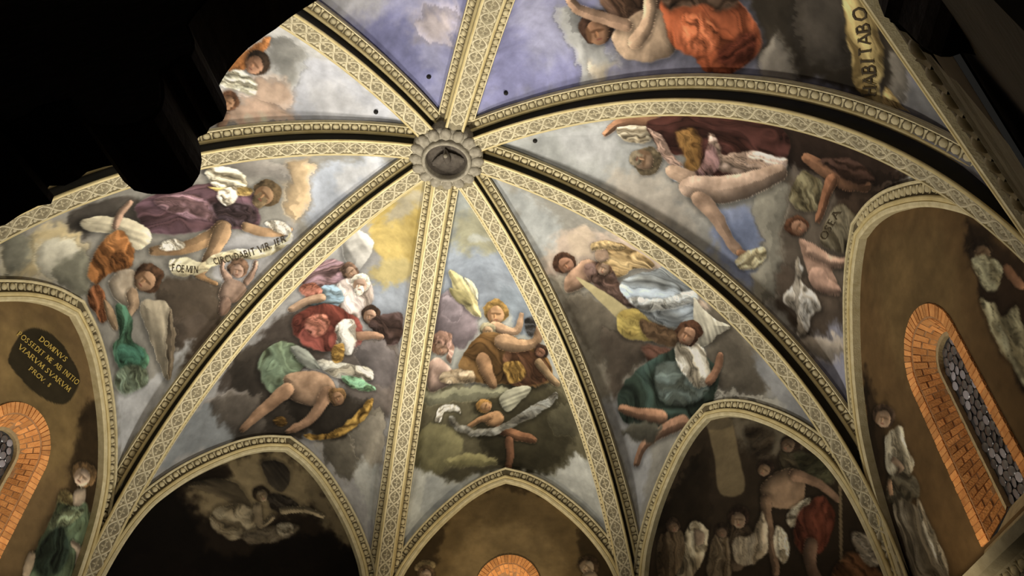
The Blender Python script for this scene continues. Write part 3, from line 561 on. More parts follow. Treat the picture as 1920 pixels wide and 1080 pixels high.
# lunettes: outlines in millimetres along the wall and above the springing
LUNETTE = {
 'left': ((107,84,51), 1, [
  ('sky',(122,98,56),0.3636,0,[1007,2937,-152,3445,-1357,2565,-1246,1531,269,1931]),
  ('cloud',(56,42,24),0.1091,0,[-1152,2645,-1471,3063,-2432,2145,-2584,1247,-2724,420,-1782,82,-1582,1247,-1450,2018]),
  ('flat2',(48,41,26),0.0091,0,[381,3283,-80,3389,-723,3210,-837,2965,-727,2599,-206,2435,423,2488,571,2595,592,3017]),
  ('hair',(122,92,56),0.0136,0,[-2049,2045,-2066,1922,-1976,1797,-1818,1717,-1653,1711,-1541,1779,-1522,1896,-1604,2020,-1760,2105,-1931,2115]),
  ('skin',(201,166,132),0.0109,0,[-1938,1845,-1875,1757,-1772,1705,-1670,1708,-1606,1763,-1603,1851,-1663,1939,-1765,1994,-1871,1993,-1937,1936]),
  ('flat2',(124,102,81),0.0145,0,[-1662,1873,-1700,1887,-1783,1892,-1863,1884,-1893,1869,-1853,1855,-1769,1850,-1690,1858]),
  ('flat2',(225,185,147),0.0127,0,[-1731,1830,-1752,1862,-1771,1862,-1770,1829,-1749,1797,-1730,1797]),
  ('flat2',(140,116,92),0.0127,0,[-1705,1823,-1723,1852,-1740,1852,-1738,1822,-1720,1793,-1704,1794]),
  ('flat2',(126,74,58),0.01,0,[-1696,1769,-1722,1778,-1767,1777,-1787,1766,-1761,1757,-1716,1758]),
  ('flat2',(132,109,87),0.0227,0,[-1589,1852,-1623,1918,-1662,1945,-1683,1917,-1673,1850,-1639,1784,-1601,1758,-1580,1786]),
  ('skin',(201,170,134),0.0136,0,[-1746,1601,-1936,1743,-2062,1521,-1815,1403]),
  ('cloth',(122,106,62),0.0182,0,[-1463,1414,-1642,1549,-1839,1369,-1630,1181]),
  ('cloth',(85,102,74),0.02,-1.91,[-1528,1046,-1535,1314,-1892,1394,-2140,1558,-2396,1257,-2437,826,-2676,487,-1642,109,-1517,619,-1523,872]),
  ('cloth',(124,138,104),0.0364,2.52,[-1554,1101,-1839,1369,-2134,1462,-1955,1107,-1596,861]),
  ('cloth',(46,60,48),0.0455,-1.82,[-1567,723,-1875,1027,-2218,738,-2090,354,-1696,286]),
  ('skin',(196,166,130),0.0136,-2.43,[-2163,876,-2343,820,-2418,654,-2504,633,-2559,692,-2484,901,-2236,967,-2145,937]),
  ('skin',(185,154,116),0.0136,-1.81,[-1441,441,-1499,188,-1587,155,-1653,214,-1585,468,-1502,499]),
 ]),
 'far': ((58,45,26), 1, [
  ('sky',(100,80,47),0.0727,0,[-17,3745,-1313,3221,-1564,2497,-1409,1523,1279,1644,1362,2661,1056,3372]),
  ('sky',(122,100,62),0.2727,0,[550,2852,-726,2777,-1142,1535,1053,1634]),
  ('hair',(140,120,80),0.0182,0,[1895,2113,1673,2215,1492,2138,1517,2027,1860,1999]),
  ('hair',(90,70,48),0.0136,0,[1474,1914,1501,1811,1591,1751,1710,1757,1813,1826,1862,1933,1836,2038,1745,2099,1624,2093,1521,2022]),
  ('skin',(184,148,112),0.0109,0,[1542,1865,1557,1788,1613,1743,1687,1747,1752,1797,1783,1876,1768,1953,1712,1999,1637,1995,1572,1944]),
  ('flat2',(114,91,69),0.0145,0,[1747,1894,1724,1906,1666,1909,1607,1900,1581,1886,1604,1875,1662,1872,1722,1880]),
  ('flat2',(206,165,125),0.0127,0,[1683,1855,1679,1883,1665,1883,1655,1854,1660,1825,1673,1826]),
  ('flat2',(128,103,78),0.0127,0,[1700,1849,1696,1875,1684,1874,1676,1848,1679,1822,1691,1823]),
  ('flat2',(126,74,58),0.01,0,[1688,1801,1672,1809,1640,1807,1623,1798,1638,1790,1671,1792]),
  ('flat2',(121,97,73),0.0227,0,[1794,1877,1791,1935,1771,1958,1746,1933,1731,1874,1734,1816,1754,1792,1778,1818]),
  ('hair',(74,56,38),0.0136,0,[-1947,1922,-1900,1808,-1793,1743,-1668,1749,-1569,1825,-1536,1943,-1581,2058,-1689,2126,-1817,2119,-1916,2041]),
  ('skin',(192,160,120),0.0109,0,[-1797,1804,-1722,1756,-1639,1759,-1580,1810,-1567,1893,-1607,1974,-1683,2022,-1767,2020,-1826,1967,-1837,1884]),
  ('flat2',(119,99,74),0.0145,0,[-1652,1963,-1680,1957,-1731,1920,-1773,1874,-1782,1847,-1754,1853,-1704,1890,-1661,1935]),
  ('flat2',(215,179,134),0.0127,0,[-1672,1890,-1699,1909,-1710,1900,-1694,1871,-1668,1852,-1657,1862]),
  ('flat2',(134,112,84),0.0127,0,[-1654,1897,-1678,1914,-1687,1906,-1673,1880,-1649,1863,-1640,1871]),
  ('flat2',(126,74,58),0.01,0,[-1624,1852,-1643,1848,-1669,1825,-1676,1807,-1656,1811,-1630,1834]),
  ('flat2',(126,105,79),0.0227,0,[-1598,1981,-1649,2023,-1685,2028,-1684,1992,-1648,1937,-1597,1895,-1562,1890,-1562,1926]),
  ('skin',(191,158,118),0.0182,0,[-1636,1776,-1852,1798,-1906,1501,-1568,1516]),
 ]),
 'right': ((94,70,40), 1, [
  ('sky',(106,83,48),0.3636,0,[16,3508,-1465,2547,-968,1494,631,1914]),
  ('cloud',(44,32,20),0.0909,0,[1599,2612,1625,1884,1875,1020,1838,-426,2864,-56,2876,1027]),
  ('cloud',(44,32,22),0.0727,0,[-1834,2140,-2055,1814,-2178,1007,-1349,235,-1402,846,-1449,1386]),
  ('hair',(74,56,42),0.0136,0,[1194,1611,1324,1585,1526,1643,1730,1769,1855,1916,1845,2024,1702,2048,1488,1979,1290,1849,1181,1710]),
  ('skin',(180,140,104),0.0109,0,[1391,1653,1509,1654,1651,1707,1765,1795,1803,1884,1750,1938,1625,1935,1481,1877,1373,1789,1340,1705]),
  ('flat2',(111,86,64),0.0145,0,[1668,1898,1617,1873,1524,1805,1444,1735,1424,1703,1473,1726,1564,1793,1646,1864]),
  ('flat2',(201,156,116),0.0127,0,[1618,1813,1576,1815,1555,1798,1577,1781,1619,1780,1640,1796]),
  ('flat2',(125,98,72),0.0127,0,[1652,1832,1613,1833,1595,1819,1615,1803,1653,1802,1672,1816]),
  ('flat2',(126,74,58),0.01,0,[1695,1808,1661,1791,1612,1753,1597,1731,1631,1747,1680,1786]),
  ('flat2',(118,92,68),0.0227,0,[1766,1951,1684,1959,1623,1939,1618,1905,1670,1875,1751,1867,1813,1886,1819,1921]),
  ('cloth',(165,156,132),0.0182,-1.04,[1682,1614,1177,1433,1263,1161,1228,908,1731,944,2043,1189,1886,1435]),
  ('skin',(184,146,110),0.0136,-0.72,[1804,1279,1704,1088,2028,1080,2036,1032,1929,987,1536,998,1639,1240,1742,1303]),
  ('cloth',(76,68,52),0.0227,-2.45,[2102,1138,1401,848,1416,558,1983,722,2337,932]),
  ('cloth',(140,128,106),0.0227,-1.6,[2238,805,1740,642,1470,157,1485,-430,2343,-176,2330,315]),
  ('cloth',(176,166,144),0.0273,-1.57,[1508,566,1444,355,1421,-133,1485,-430,1649,-173,1666,244]),
  ('skin',(168,124,86),0.0136,-0.94,[2165,1125,2243,1003,2187,947,2099,938,2006,1051,2066,1115]),
  ('hair',(48,36,26),0.0136,0,[-1958,1595,-1879,1576,-1773,1620,-1679,1713,-1634,1822,-1658,1903,-1742,1921,-1852,1872,-1943,1775,-1982,1671]),
  ('skin',(140,106,72),0.0109,0,[-1924,1656,-1910,1599,-1860,1579,-1793,1605,-1734,1667,-1706,1743,-1720,1803,-1772,1823,-1840,1794,-1898,1730]),
  ('flat2',(86,65,44),0.0145,0,[-1739,1747,-1760,1749,-1813,1732,-1867,1706,-1889,1686,-1869,1684,-1816,1700,-1763,1726]),
  ('flat2',(156,118,80),0.0127,0,[-1798,1693,-1801,1715,-1814,1710,-1823,1683,-1819,1661,-1806,1666]),
  ('flat2',(98,74,50),0.0127,0,[-1782,1694,-1786,1714,-1797,1709,-1804,1685,-1801,1665,-1790,1669]),
  ('flat2',(126,74,58),0.01,0,[-1793,1650,-1807,1651,-1836,1640,-1852,1627,-1838,1625,-1808,1637]),
  ('flat2',(92,69,47),0.0227,0,[-1696,1747,-1699,1795,-1717,1808,-1740,1779,-1754,1724,-1750,1677,-1732,1664,-1710,1693]),
  ('cloth',(143,138,106),0.0227,-1.71,[-1618,1779,-1850,1626,-1961,1362,-1724,1287,-1575,1501]),
  ('skin',(160,106,70),0.0136,-1.72,[-1940,1350,-1940,1190,-1988,1045,-2045,996,-2083,1026,-2067,1155,-2042,1314,-1988,1373]),
  ('cloth',(151,144,110),0.0227,-1.54,[-1428,1367,-1548,1223,-1563,994,-1864,876,-1425,306,-1341,557,-1343,1034]),
 ]),
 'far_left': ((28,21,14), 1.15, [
  ('sky',(106,92,64),0.1818,0,[963,3357,-74,3855,-757,3593,-975,3173,-375,2634,603,2122,1237,2145,1547,2475]),
  ('sky',(85,74,52),0.1273,0,[-614,3669,-1235,3134,-1849,2606,-1651,2321,-909,2913]),
  ('cloud',(24,18,12),0.0727,0,[1611,2672,1132,3179,970,3003,1360,2535]),
  ('cloud',(13,9,6),0.1091,0,[2339,513,2054,2205,1698,2319,1117,1766,628,1497,-1143,2406,-2333,2052,-2406,1631]),
  ('wing',(58,50,36),0.0182,-3.08,[1625,2558,1242,2830,824,2880,403,2564,462,2380,931,2509,1460,2525]),
  ('wing',(40,35,28),0.0182,-2.53,[429,3488,-14,3608,-243,3417,-160,3029,152,3104]),
  ('hair',(44,34,22),0.0136,0,[76,2895,84,2783,156,2693,264,2659,367,2693,428,2781,422,2892,352,2983,243,3019,137,2985]),
  ('skin',(122,100,70),0.0109,0,[133,2881,99,2809,110,2734,163,2684,237,2679,303,2719,338,2790,327,2865,275,2915,201,2922]),
  ('flat2',(75,62,43),0.0145,0,[290,2758,281,2784,244,2827,199,2862,173,2869,182,2844,220,2801,265,2765]),
  ('flat2',(136,112,78),0.0127,0,[224,2772,238,2798,228,2807,204,2791,191,2766,200,2757]),
  ('flat2',(85,70,49),0.0127,0,[232,2756,244,2779,236,2787,215,2772,202,2750,211,2742]),
  ('flat2',(126,74,58),0.01,0,[196,2726,190,2744,166,2765,149,2770,155,2753,178,2731]),
  ('flat2',(80,66,46),0.0227,0,[311,2712,342,2760,343,2792,312,2789,267,2753,236,2705,235,2674,266,2676]),
  ('cloth',(42,36,28),0.0182,0,[96,2888,-296,2956,-557,2863,-388,2581,-40,2589]),
  ('cloth',(108,96,72),0.0273,-3.11,[1048,2202,705,2470,258,2442,125,2154,421,1858,774,1811,1021,1947]),
  ('skin',(134,112,78),0.0136,-2.81,[336,2510,115,2145,-127,2398,-115,2476,-34,2468,59,2294,195,2591,300,2614]),
  ('skin',(132,112,78),0.0136,2.97,[-286,2551,-700,2727,-1118,2722,-1167,2766,-1132,2814,-688,2851,-238,2694,-196,2597]),
  ('cloth',(74,64,48),0.0364,2.71,[449,1955,-226,2310,-658,2436,-503,2116,195,1817]),
  ('cloth',(110,100,80),0.0273,0,[-226,2310,-486,2419,-586,2248,-331,2122]),
 ]),
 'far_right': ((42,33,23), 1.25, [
  ('cloud',(82,74,60),0.1273,0,[-483,3696,-1253,3178,-1779,2593,-1395,2472,-670,2921]),
  ('cloud',(26,20,13),0.1455,0,[1915,2261,1316,2918,307,3389,445,2238,942,1910]),
  ('flat2',(98,84,58),0.0273,0,[73,3868,-445,3657,-471,2907,-403,2201,138,2374,100,3063]),
  ('flat2',(76,66,48),0.0273,0,[73,3868,-445,3657,-428,3491,89,3683]),
  ('cloth',(44,36,26),0.0545,0,[-781,3310,-1302,2936,-1056,2528,-756,2773]),
  ('cloth',(60,52,36),0.0364,-2.06,[-1344,2496,-1707,2376,-2101,1950,-2134,1613,-1742,1828,-1497,2078,-1261,2232]),
  ('hair',(42,31,22),0.0136,0,[-1754,2483,-1688,2407,-1576,2393,-1458,2448,-1381,2553,-1374,2668,-1442,2747,-1558,2759,-1676,2700,-1750,2595]),
  ('skin',(92,70,50),0.0109,0,[-1577,2444,-1494,2443,-1418,2486,-1380,2557,-1394,2630,-1456,2675,-1541,2675,-1616,2631,-1653,2560,-1638,2489]),
  ('flat2',(57,43,31),0.0145,0,[-1494,2644,-1519,2624,-1553,2570,-1577,2513,-1577,2486,-1553,2505,-1519,2559,-1495,2617]),
  ('flat2',(103,78,56),0.0127,0,[-1491,2575,-1521,2577,-1528,2564,-1505,2549,-1474,2547,-1467,2560]),
  ('flat2',(64,49,35),0.0127,0,[-1476,2590,-1503,2592,-1509,2580,-1488,2567,-1461,2565,-1455,2576]),
  ('flat2',(126,74,58),0.01,0,[-1434,2569,-1451,2556,-1467,2525,-1467,2506,-1451,2519,-1434,2551]),
  ('flat2',(60,46,33),0.0227,0,[-1451,2685,-1511,2693,-1545,2679,-1533,2651,-1483,2625,-1423,2616,-1389,2631,-1400,2659]),
  ('cloth',(50,48,31),0.0455,0,[-1595,2378,-2039,2073,-2105,1671,-1742,1828]),
  ('hair',(44,32,24),0.0136,0,[-1131,2311,-1071,2241,-967,2228,-857,2277,-781,2369,-772,2472,-832,2543,-940,2555,-1051,2504,-1123,2410]),
  ('skin',(122,92,64),0.0109,0,[-997,2274,-927,2255,-852,2277,-801,2333,-794,2402,-833,2457,-905,2477,-980,2453,-1030,2396,-1037,2328]),
  ('flat2',(75,57,39),0.0145,0,[-874,2438,-899,2425,-943,2383,-979,2336,-986,2312,-961,2324,-917,2366,-881,2413]),
  ('flat2',(136,103,71),0.0127,0,[-889,2374,-914,2382,-924,2372,-908,2353,-883,2345,-873,2355]),
  ('flat2',(85,64,44),0.0127,0,[-873,2384,-895,2392,-903,2383,-889,2366,-867,2358,-858,2367]),
  ('flat2',(126,74,58),0.01,0,[-843,2356,-861,2348,-883,2323,-888,2306,-871,2315,-848,2339]),
  ('flat2',(80,60,42),0.0227,0,[-826,2465,-874,2486,-907,2481,-905,2452,-869,2417,-821,2396,-788,2402,-791,2430]),
  ('skin',(140,106,74),0.0227,0,[-793,2138,-1196,2211,-1608,2077,-1620,1787,-1417,1501,-1111,1576,-777,1802]),
  ('skin',(140,102,72),0.0136,-2.29,[-1417,1966,-1761,1699,-1982,1449,-2062,1321,-2121,1298,-2144,1347,-2088,1503,-1880,1797,-1549,2106,-1401,2106]),
  ('skin',(124,92,64),0.0136,-1.45,[-694,1922,-643,1511,-614,1067,-588,687,-655,623,-732,660,-782,1032,-836,1462,-910,1855,-815,1970]),
  ('cloth',(154,144,120),0.0182,2.59,[-1122,1434,-1444,1582,-1646,1546,-1412,1324,-1168,1237]),
  ('cloth',(84,40,26),0.0227,-1.57,[-1391,1421,-1843,1511,-1983,1191,-1806,836,-1462,706,-1210,875,-1191,1141]),
  ('skin',(124,90,64),0.0136,-1.5,[-1311,925,-1216,604,-1300,322,-1397,268,-1464,336,-1425,574,-1532,849,-1450,968]),
  ('flat2',(106,90,64),0.0073,0,[-2275,1779,-2309,1764,-1772,211,-1730,224]),
  ('cloth',(74,60,44),0.0273,-1.48,[102,1753,-297,1605,-368,1345,-64,993,240,1000,347,1311]),
  ('hair',(42,30,22),0.0136,0,[-404,1708,-329,1621,-192,1600,-43,1655,63,1767,82,1893,5,1984,-137,2002,-288,1943,-389,1830]),
  ('skin',(140,110,80),0.0109,0,[-300,1689,-250,1622,-162,1602,-69,1636,-5,1713,3,1803,-48,1872,-139,1891,-232,1855,-294,1778]),
  ('flat2',(86,68,49),0.0145,0,[-51,1805,-86,1806,-161,1784,-233,1751,-259,1726,-225,1725,-151,1747,-78,1780]),
  ('flat2',(156,123,89),0.0127,0,[-118,1739,-134,1765,-152,1758,-152,1726,-136,1701,-118,1707]),
  ('flat2',(98,77,56),0.0127,0,[-94,1741,-109,1764,-124,1758,-124,1729,-110,1706,-94,1712]),
  ('flat2',(126,74,58),0.01,0,[-89,1689,-112,1690,-153,1675,-172,1658,-149,1657,-108,1673]),
  ('flat2',(92,72,52),0.0227,0,[16,1808,-12,1864,-47,1878,-68,1842,-63,1778,-36,1723,-1,1709,20,1744]),
  ('cloth',(138,124,100),0.0227,-1.51,[-12,1471,-371,1436,-686,1695,-665,1239,-464,952,-9,1011,115,1234]),
  ('cloth',(160,148,122),0.0227,-1.47,[-882,1388,-1045,1193,-1013,857,-797,758,-764,1115]),
  ('hair',(150,136,108),0.0136,0,[622,1745,687,1667,814,1649,956,1698,1059,1798,1083,1910,1016,1990,885,2006,742,1954,642,1853]),
  ('skin',(143,116,88),0.0109,0,[698,1753,715,1682,780,1645,869,1657,948,1714,987,1794,971,1868,904,1905,814,1892,735,1833]),
  ('flat2',(88,71,54),0.0145,0,[944,1807,917,1816,847,1811,776,1796,745,1779,772,1771,842,1775,913,1790]),
  ('flat2',(160,129,98),0.0127,0,[866,1761,862,1788,845,1786,833,1757,837,1730,854,1732]),
  ('flat2',(100,81,61),0.0127,0,[886,1758,882,1782,868,1780,857,1754,861,1729,875,1731]),
  ('flat2',(126,74,58),0.01,0,[871,1709,852,1715,813,1710,793,1699,811,1693,850,1698]),
  ('flat2',(94,76,58),0.0227,0,[1000,1796,998,1853,974,1873,944,1845,925,1785,927,1729,950,1709,980,1737]),
  ('cloth',(138,126,100),0.02,-1.58,[1140,1982,894,2119,626,1947,632,1699,794,1364,1259,1129,1504,1300,1270,1720]),
  ('skin',(143,116,88),0.0136,0,[905,1948,703,1854,725,1652,911,1677]),
  ('cloth',(74,60,42),0.0273,-1.52,[1696,2182,1265,2079,1203,1698,1572,1321,1990,1451,1942,1949]),
  ('hair',(42,32,24),0.0136,0,[1238,2174,1289,2113,1392,2100,1508,2142,1594,2224,1615,2314,1563,2377,1458,2389,1341,2344,1257,2262]),
  ('skin',(108,82,58),0.0109,0,[1299,2186,1307,2127,1357,2096,1428,2105,1496,2151,1532,2216,1524,2276,1474,2307,1401,2297,1334,2251]),
  ('flat2',(66,50,35),0.0145,0,[1499,2227,1478,2234,1422,2231,1364,2220,1339,2207,1360,2199,1415,2202,1473,2214]),
  ('flat2',(120,91,64),0.0127,0,[1434,2190,1432,2212,1419,2211,1407,2187,1408,2165,1422,2167]),
  ('flat2',(75,57,40),0.0127,0,[1449,2187,1448,2207,1436,2206,1426,2184,1427,2164,1439,2166]),
  ('flat2',(126,74,58),0.01,0,[1434,2148,1419,2153,1388,2149,1371,2140,1385,2135,1416,2139]),
  ('flat2',(71,54,38),0.0227,0,[1543,2217,1545,2263,1527,2280,1501,2257,1482,2209,1480,2164,1497,2147,1523,2169]),
  ('cloth',(88,74,54),0.0273,-1.46,[520,1659,185,1588,172,1253,341,851,780,984]),
  ('hair',(42,32,24),0.0136,0,[121,1662,169,1606,259,1592,358,1628,429,1699,443,1779,394,1837,301,1850,202,1813,133,1741]),
  ('skin',(112,86,62),0.0109,0,[173,1672,184,1619,228,1590,291,1596,347,1635,376,1693,366,1747,320,1776,257,1769,201,1729]),
  ('flat2',(69,53,38),0.0145,0,[346,1704,327,1711,278,1709,229,1700,207,1689,226,1682,274,1683,324,1692]),
  ('flat2',(125,96,69),0.0127,0,[291,1672,288,1692,277,1691,268,1670,270,1650,282,1651]),
  ('flat2',(78,60,43),0.0127,0,[305,1669,302,1687,292,1686,284,1667,286,1649,296,1650]),
  ('flat2',(126,74,58),0.01,0,[293,1634,280,1639,253,1636,238,1629,251,1624,278,1627]),
  ('flat2',(73,56,40),0.0227,0,[385,1694,384,1735,368,1751,347,1731,332,1688,333,1647,348,1632,370,1651]),
  ('cloth',(92,58,32),0.0455,-2.11,[-1996,567,-2334,263,-2384,-46,-1577,193]),
  ('cloth',(160,150,132),0.0227,-2.22,[-2135,816,-2334,728,-2501,512,-2475,292,-2250,275,-2148,477]),
 ]),
 'near_left': ((74,60,38), 1, [
 ]),
 'near': ((74,60,38), 1, [
 ]),
 'near_right': ((74,60,38), 1, [
 ]),
}
HOOKS = [('near', 447, 123), ('near_left', 364, 128), ('near_right', 645, 136), ('right', 551, 145)]
TEXTS = [('near_right', 'web', 'HABI', [(937, 760), (824, 815), (839, 783), (955, 734)], 'dark'), ('near_right', 'web', 'TABO', [(820, 814), (702, 898), (723, 849), (838, 782)], 'dark'), ('right', 'web', 'OSEA', [(603, 866), (518, 919), (525, 893), (610, 842)], 'dark'), ('left', 'web', 'FOEMIN', [(369, 683), (300, 609), (317, 604), (384, 677)], 'dark'), ('left', 'web', 'CIRCVDABIT VIR. IER', [(283, 561), (118, 363), (161, 366), (306, 563)], 'dark'), ('left', 'wall', 'DOMINVS', [(286, 3134), (-373, 3174), (-392, 3263), (272, 3218)], 'gold'), ('left', 'wall', 'POSSEDIT ME AB INITIO', [(654, 2936), (-787, 3016), (-808, 3105), (643, 3017)], 'gold'), ('left', 'wall', 'VIARVM SVARVM', [(525, 2792), (-698, 2817), (-720, 2904), (511, 2871)], 'gold'), ('left', 'wall', 'PROV. 8', [(171, 2641), (-340, 2646), (-357, 2720), (156, 2712)], 'gold')]
CORNICE_LEFT = [(1.188, -0.045), (1.130, -0.119), (1.066, -0.218), (1.018, -0.318), (0.977, -0.378), (0.920, -0.480), (0.892, -0.575), (0.873, -0.693), (0.869, -0.786), (0.871, -0.832), (0.912, -0.908), (0.950, -0.981), (0.978, -1.058), (0.984, -1.124), (0.959, -1.139), (0.937, -1.162), (0.937, -1.209), (0.907, -1.226), (0.906, -1.252), (0.939, -1.314), (0.978, -1.411), (1.000, -1.501), (0.993, -1.565), (0.960, -1.599), (0.897, -1.607), (0.815, -1.594), (0.746, -1.563), (0.673, -1.494), (0.624, -1.435), (0.570, -1.362), (0.524, -1.368), (0.462, -1.389), (0.445, -1.431), (0.393, -1.470), (0.327, -1.460), (0.326, -1.480), (0.390, -1.537), (0.400, -1.581), (0.333, -1.586), (0.284, -1.627), (0.246, -1.683), (-0.104, -1.763), (-0.654, -1.733), (-3.000, -1.983), (-3.000, 0.100), (1.438, 0.100)]
CORNICE_RIGHT = [(3.746, -0.820), (3.728, -0.909), (3.713, -1.017), (3.746, -1.070), (3.755, -1.156), (3.758, -1.177), (3.760, -1.225), (3.777, -1.280), (3.807, -1.326), (3.857, -1.338), (3.899, -1.323), (3.927, -1.345), (3.921, -1.445), (3.940, -1.484), (3.979, -1.493), (4.025, -1.487), (4.325, -1.587), (4.325, 0.100), (3.596, 0.100)]
# ------------------------------------------------------------------ helpers
COL = scene.collection
def link(o, parent=None):
    COL.objects.link(o)
    if parent is not None: o.parent = parent
    return o
def tag(o, label=None, cat=None, group=None, kind=None):
    if label: o['label'] = label
    if cat: o['category'] = cat
    if group: o['group'] = group
    if kind: o['kind'] = kind
    return o
def empty(name, loc=(0, 0, 0)):
    o = bpy.data.objects.new(name, None); o.location = loc; o.empty_display_size = .2
    return link(o)
def mesh_data(name, verts, faces, mat, smooth=False):
    me = bpy.data.meshes.new(name)
    me.from_pydata([tuple(map(float, v)) for v in verts], [], faces)
    if mat: me.materials.append(mat)
    if smooth:
        me.polygons.foreach_set('use_smooth', [True] * len(me.polygons))
    me.update()
    return me
def obj(name, verts, faces, mat, parent=None, smooth=False):
    return link(bpy.data.objects.new(name, mesh_data(name, verts, faces, mat, smooth)), parent)
def grid_mesh(name, P, mat, keep=None, colors=None, smooth=True):
    """P (nu+1, nv+1, 3) numpy grid -> mesh with optional cell mask and point colours"""
    nu, nv = P.shape[0] - 1, P.shape[1] - 1
    idx = np.arange((nu + 1) * (nv + 1)).reshape(nu + 1, nv + 1)
    q = np.stack([idx[:-1, :-1], idx[1:, :-1], idx[1:, 1:], idx[:-1, 1:]], -1).reshape(-1, 4)
    V = P.reshape(-1, 3)
    if keep is not None:
        q = q[keep.reshape(-1)]
        used = np.zeros(len(V), bool); used[q] = True
        remap = np.cumsum(used) - 1
        V = V[used]; q = remap[q]
        if colors is not None: colors = colors.reshape(-1, 3)[used]
    me = bpy.data.meshes.new(name)
    me.vertices.add(len(V)); me.vertices.foreach_set('co', V.astype(np.float32).ravel())
    me.loops.add(q.size); me.loops.foreach_set('vertex_index', q.astype(np.int32).ravel())
    me.polygons.add(len(q)); me.polygons.foreach_set('loop_start', np.arange(0, q.size, 4, dtype=np.int32))
    me.polygons.foreach_set('use_smooth', np.full(len(q), smooth))
    me.update(calc_edges=True)
    if colors is not None:
        a = me.attributes.new('pigment', 'FLOAT_COLOR', 'POINT')
        c = np.ones((len(V), 4), np.float32); c[:, :3] = colors.reshape(-1, 3)
        a.data.foreach_set('color', c.ravel())
    me.materials.append(mat)
    return me

def sweep(points, normals, laterals, prof):
    """sweep an open profile [(lateral, height)] along a curve -> verts, faces"""
    n, m = len(points), len(prof)
    V = [points[a] + laterals[a] * b + normals[a] * h for a in range(n) for (b, h) in prof]
    F = [(a * m + c, a * m + c + 1, (a + 1) * m + c + 1, (a + 1) * m + c) for a in range(n - 1) for c in range(m - 1)]
    return V, F

# ------------------------------------------------------------------ materials
def new_mat(name, rough=.7):
    m = bpy.data.materials.new(name); m.use_nodes = True
    nt = m.node_tree; b = nt.nodes['Principled BSDF']; b.inputs['Roughness'].default_value = rough
    b.inputs['Specular IOR Level'].default_value = .25
    return m, nt, b
def noise_mat(name, c1, c2, scale=6, rough=.7, bump=.0, bscale=40, metallic=0, rand=0.0, detail=5):
    m, nt, b = new_mat(name, rough)
    N = nt.nodes; Lk = nt.links
    tc = N.new('ShaderNodeTexCoord'); no = N.new('ShaderNodeTexNoise')
    no.inputs['Scale'].default_value = scale; no.inputs['Detail'].default_value = detail
    Lk.new(tc.outputs['Object'], no.inputs['Vector'])
    mix = N.new('ShaderNodeMix'); mix.data_type = 'RGBA'
    mix.inputs['A'].default_value = (*c1, 1); mix.inputs['B'].default_value = (*c2, 1)
    mr = N.new('ShaderNodeMapRange'); mr.inputs[1].default_value = .3; mr.inputs[2].default_value = .7
    Lk.new(no.outputs['Fac'], mr.inputs[0]); Lk.new(mr.outputs[0], mix.inputs['Factor'])
    out = mix.outputs['Result']
    if rand:
        oi = N.new('ShaderNodeObjectInfo'); hs = N.new('ShaderNodeHueSaturation')
        m2 = N.new('ShaderNodeMapRange'); m2.inputs[3].default_value = 1 - rand; m2.inputs[4].default_value = 1 + rand
        Lk.new(oi.outputs['Random'], m2.inputs[0]); Lk.new(m2.outputs[0], hs.inputs['Value'])
        Lk.new(out, hs.inputs['Color']); out = hs.outputs['Color']
    Lk.new(out, b.inputs['Base Color'])
    b.inputs['Metallic'].default_value = metallic
    if bump:
        n2 = N.new('ShaderNodeTexNoise'); n2.inputs['Scale'].default_value = bscale; n2.inputs['Detail'].default_value = 4
        Lk.new(tc.outputs['Object'], n2.inputs['Vector'])
        bp = N.new('ShaderNodeBump'); bp.inputs['Strength'].default_value = bump; bp.inputs['Distance'].default_value = .02
        Lk.new(n2.outputs['Fac'], bp.inputs['Height']); Lk.new(bp.outputs['Normal'], b.inputs['Normal'])
    return m
def fresco_mat(name):
    m, nt, b = new_mat(name, .85)
    b.inputs['Specular IOR Level'].default_value = .1
    N = nt.nodes; Lk = nt.links
    at = N.new('ShaderNodeAttribute'); at.attribute_name = 'pigment'
    tc = N.new('ShaderNodeTexCoord')
    no = N.new('ShaderNodeTexNoise'); no.inputs['Scale'].default_value = 3.2; no.inputs['Detail'].default_value = 8; no.inputs['Roughness'].default_value = .65
    Lk.new(tc.outputs['Object'], no.inputs['Vector'])
    mr = N.new('ShaderNodeMapRange'); mr.inputs[1].default_value = .25; mr.inputs[2].default_value = .75
    mr.inputs[3].default_value = .82; mr.inputs[4].default_value = 1.18
    Lk.new(no.outputs['Fac'], mr.inputs[0])
    mu = N.new('ShaderNodeVectorMath'); mu.operation = 'SCALE'
    Lk.new(at.outputs['Color'], mu.inputs[0]); Lk.new(mr.outputs[0], mu.inputs['Scale'])
    Lk.new(mu.outputs['Vector'], b.inputs['Base Color'])
    n2 = N.new('ShaderNodeTexNoise'); n2.inputs['Scale'].default_value = 22; n2.inputs['Detail'].default_value = 5
    Lk.new(tc.outputs['Object'], n2.inputs['Vector'])
    bp = N.new('ShaderNodeBump'); bp.inputs['Strength'].default_value = .12; bp.inputs['Distance'].default_value = .02
    Lk.new(n2.outputs['Fac'], bp.inputs['Height']); Lk.new(bp.outputs['Normal'], b.inputs['Normal'])
    return m
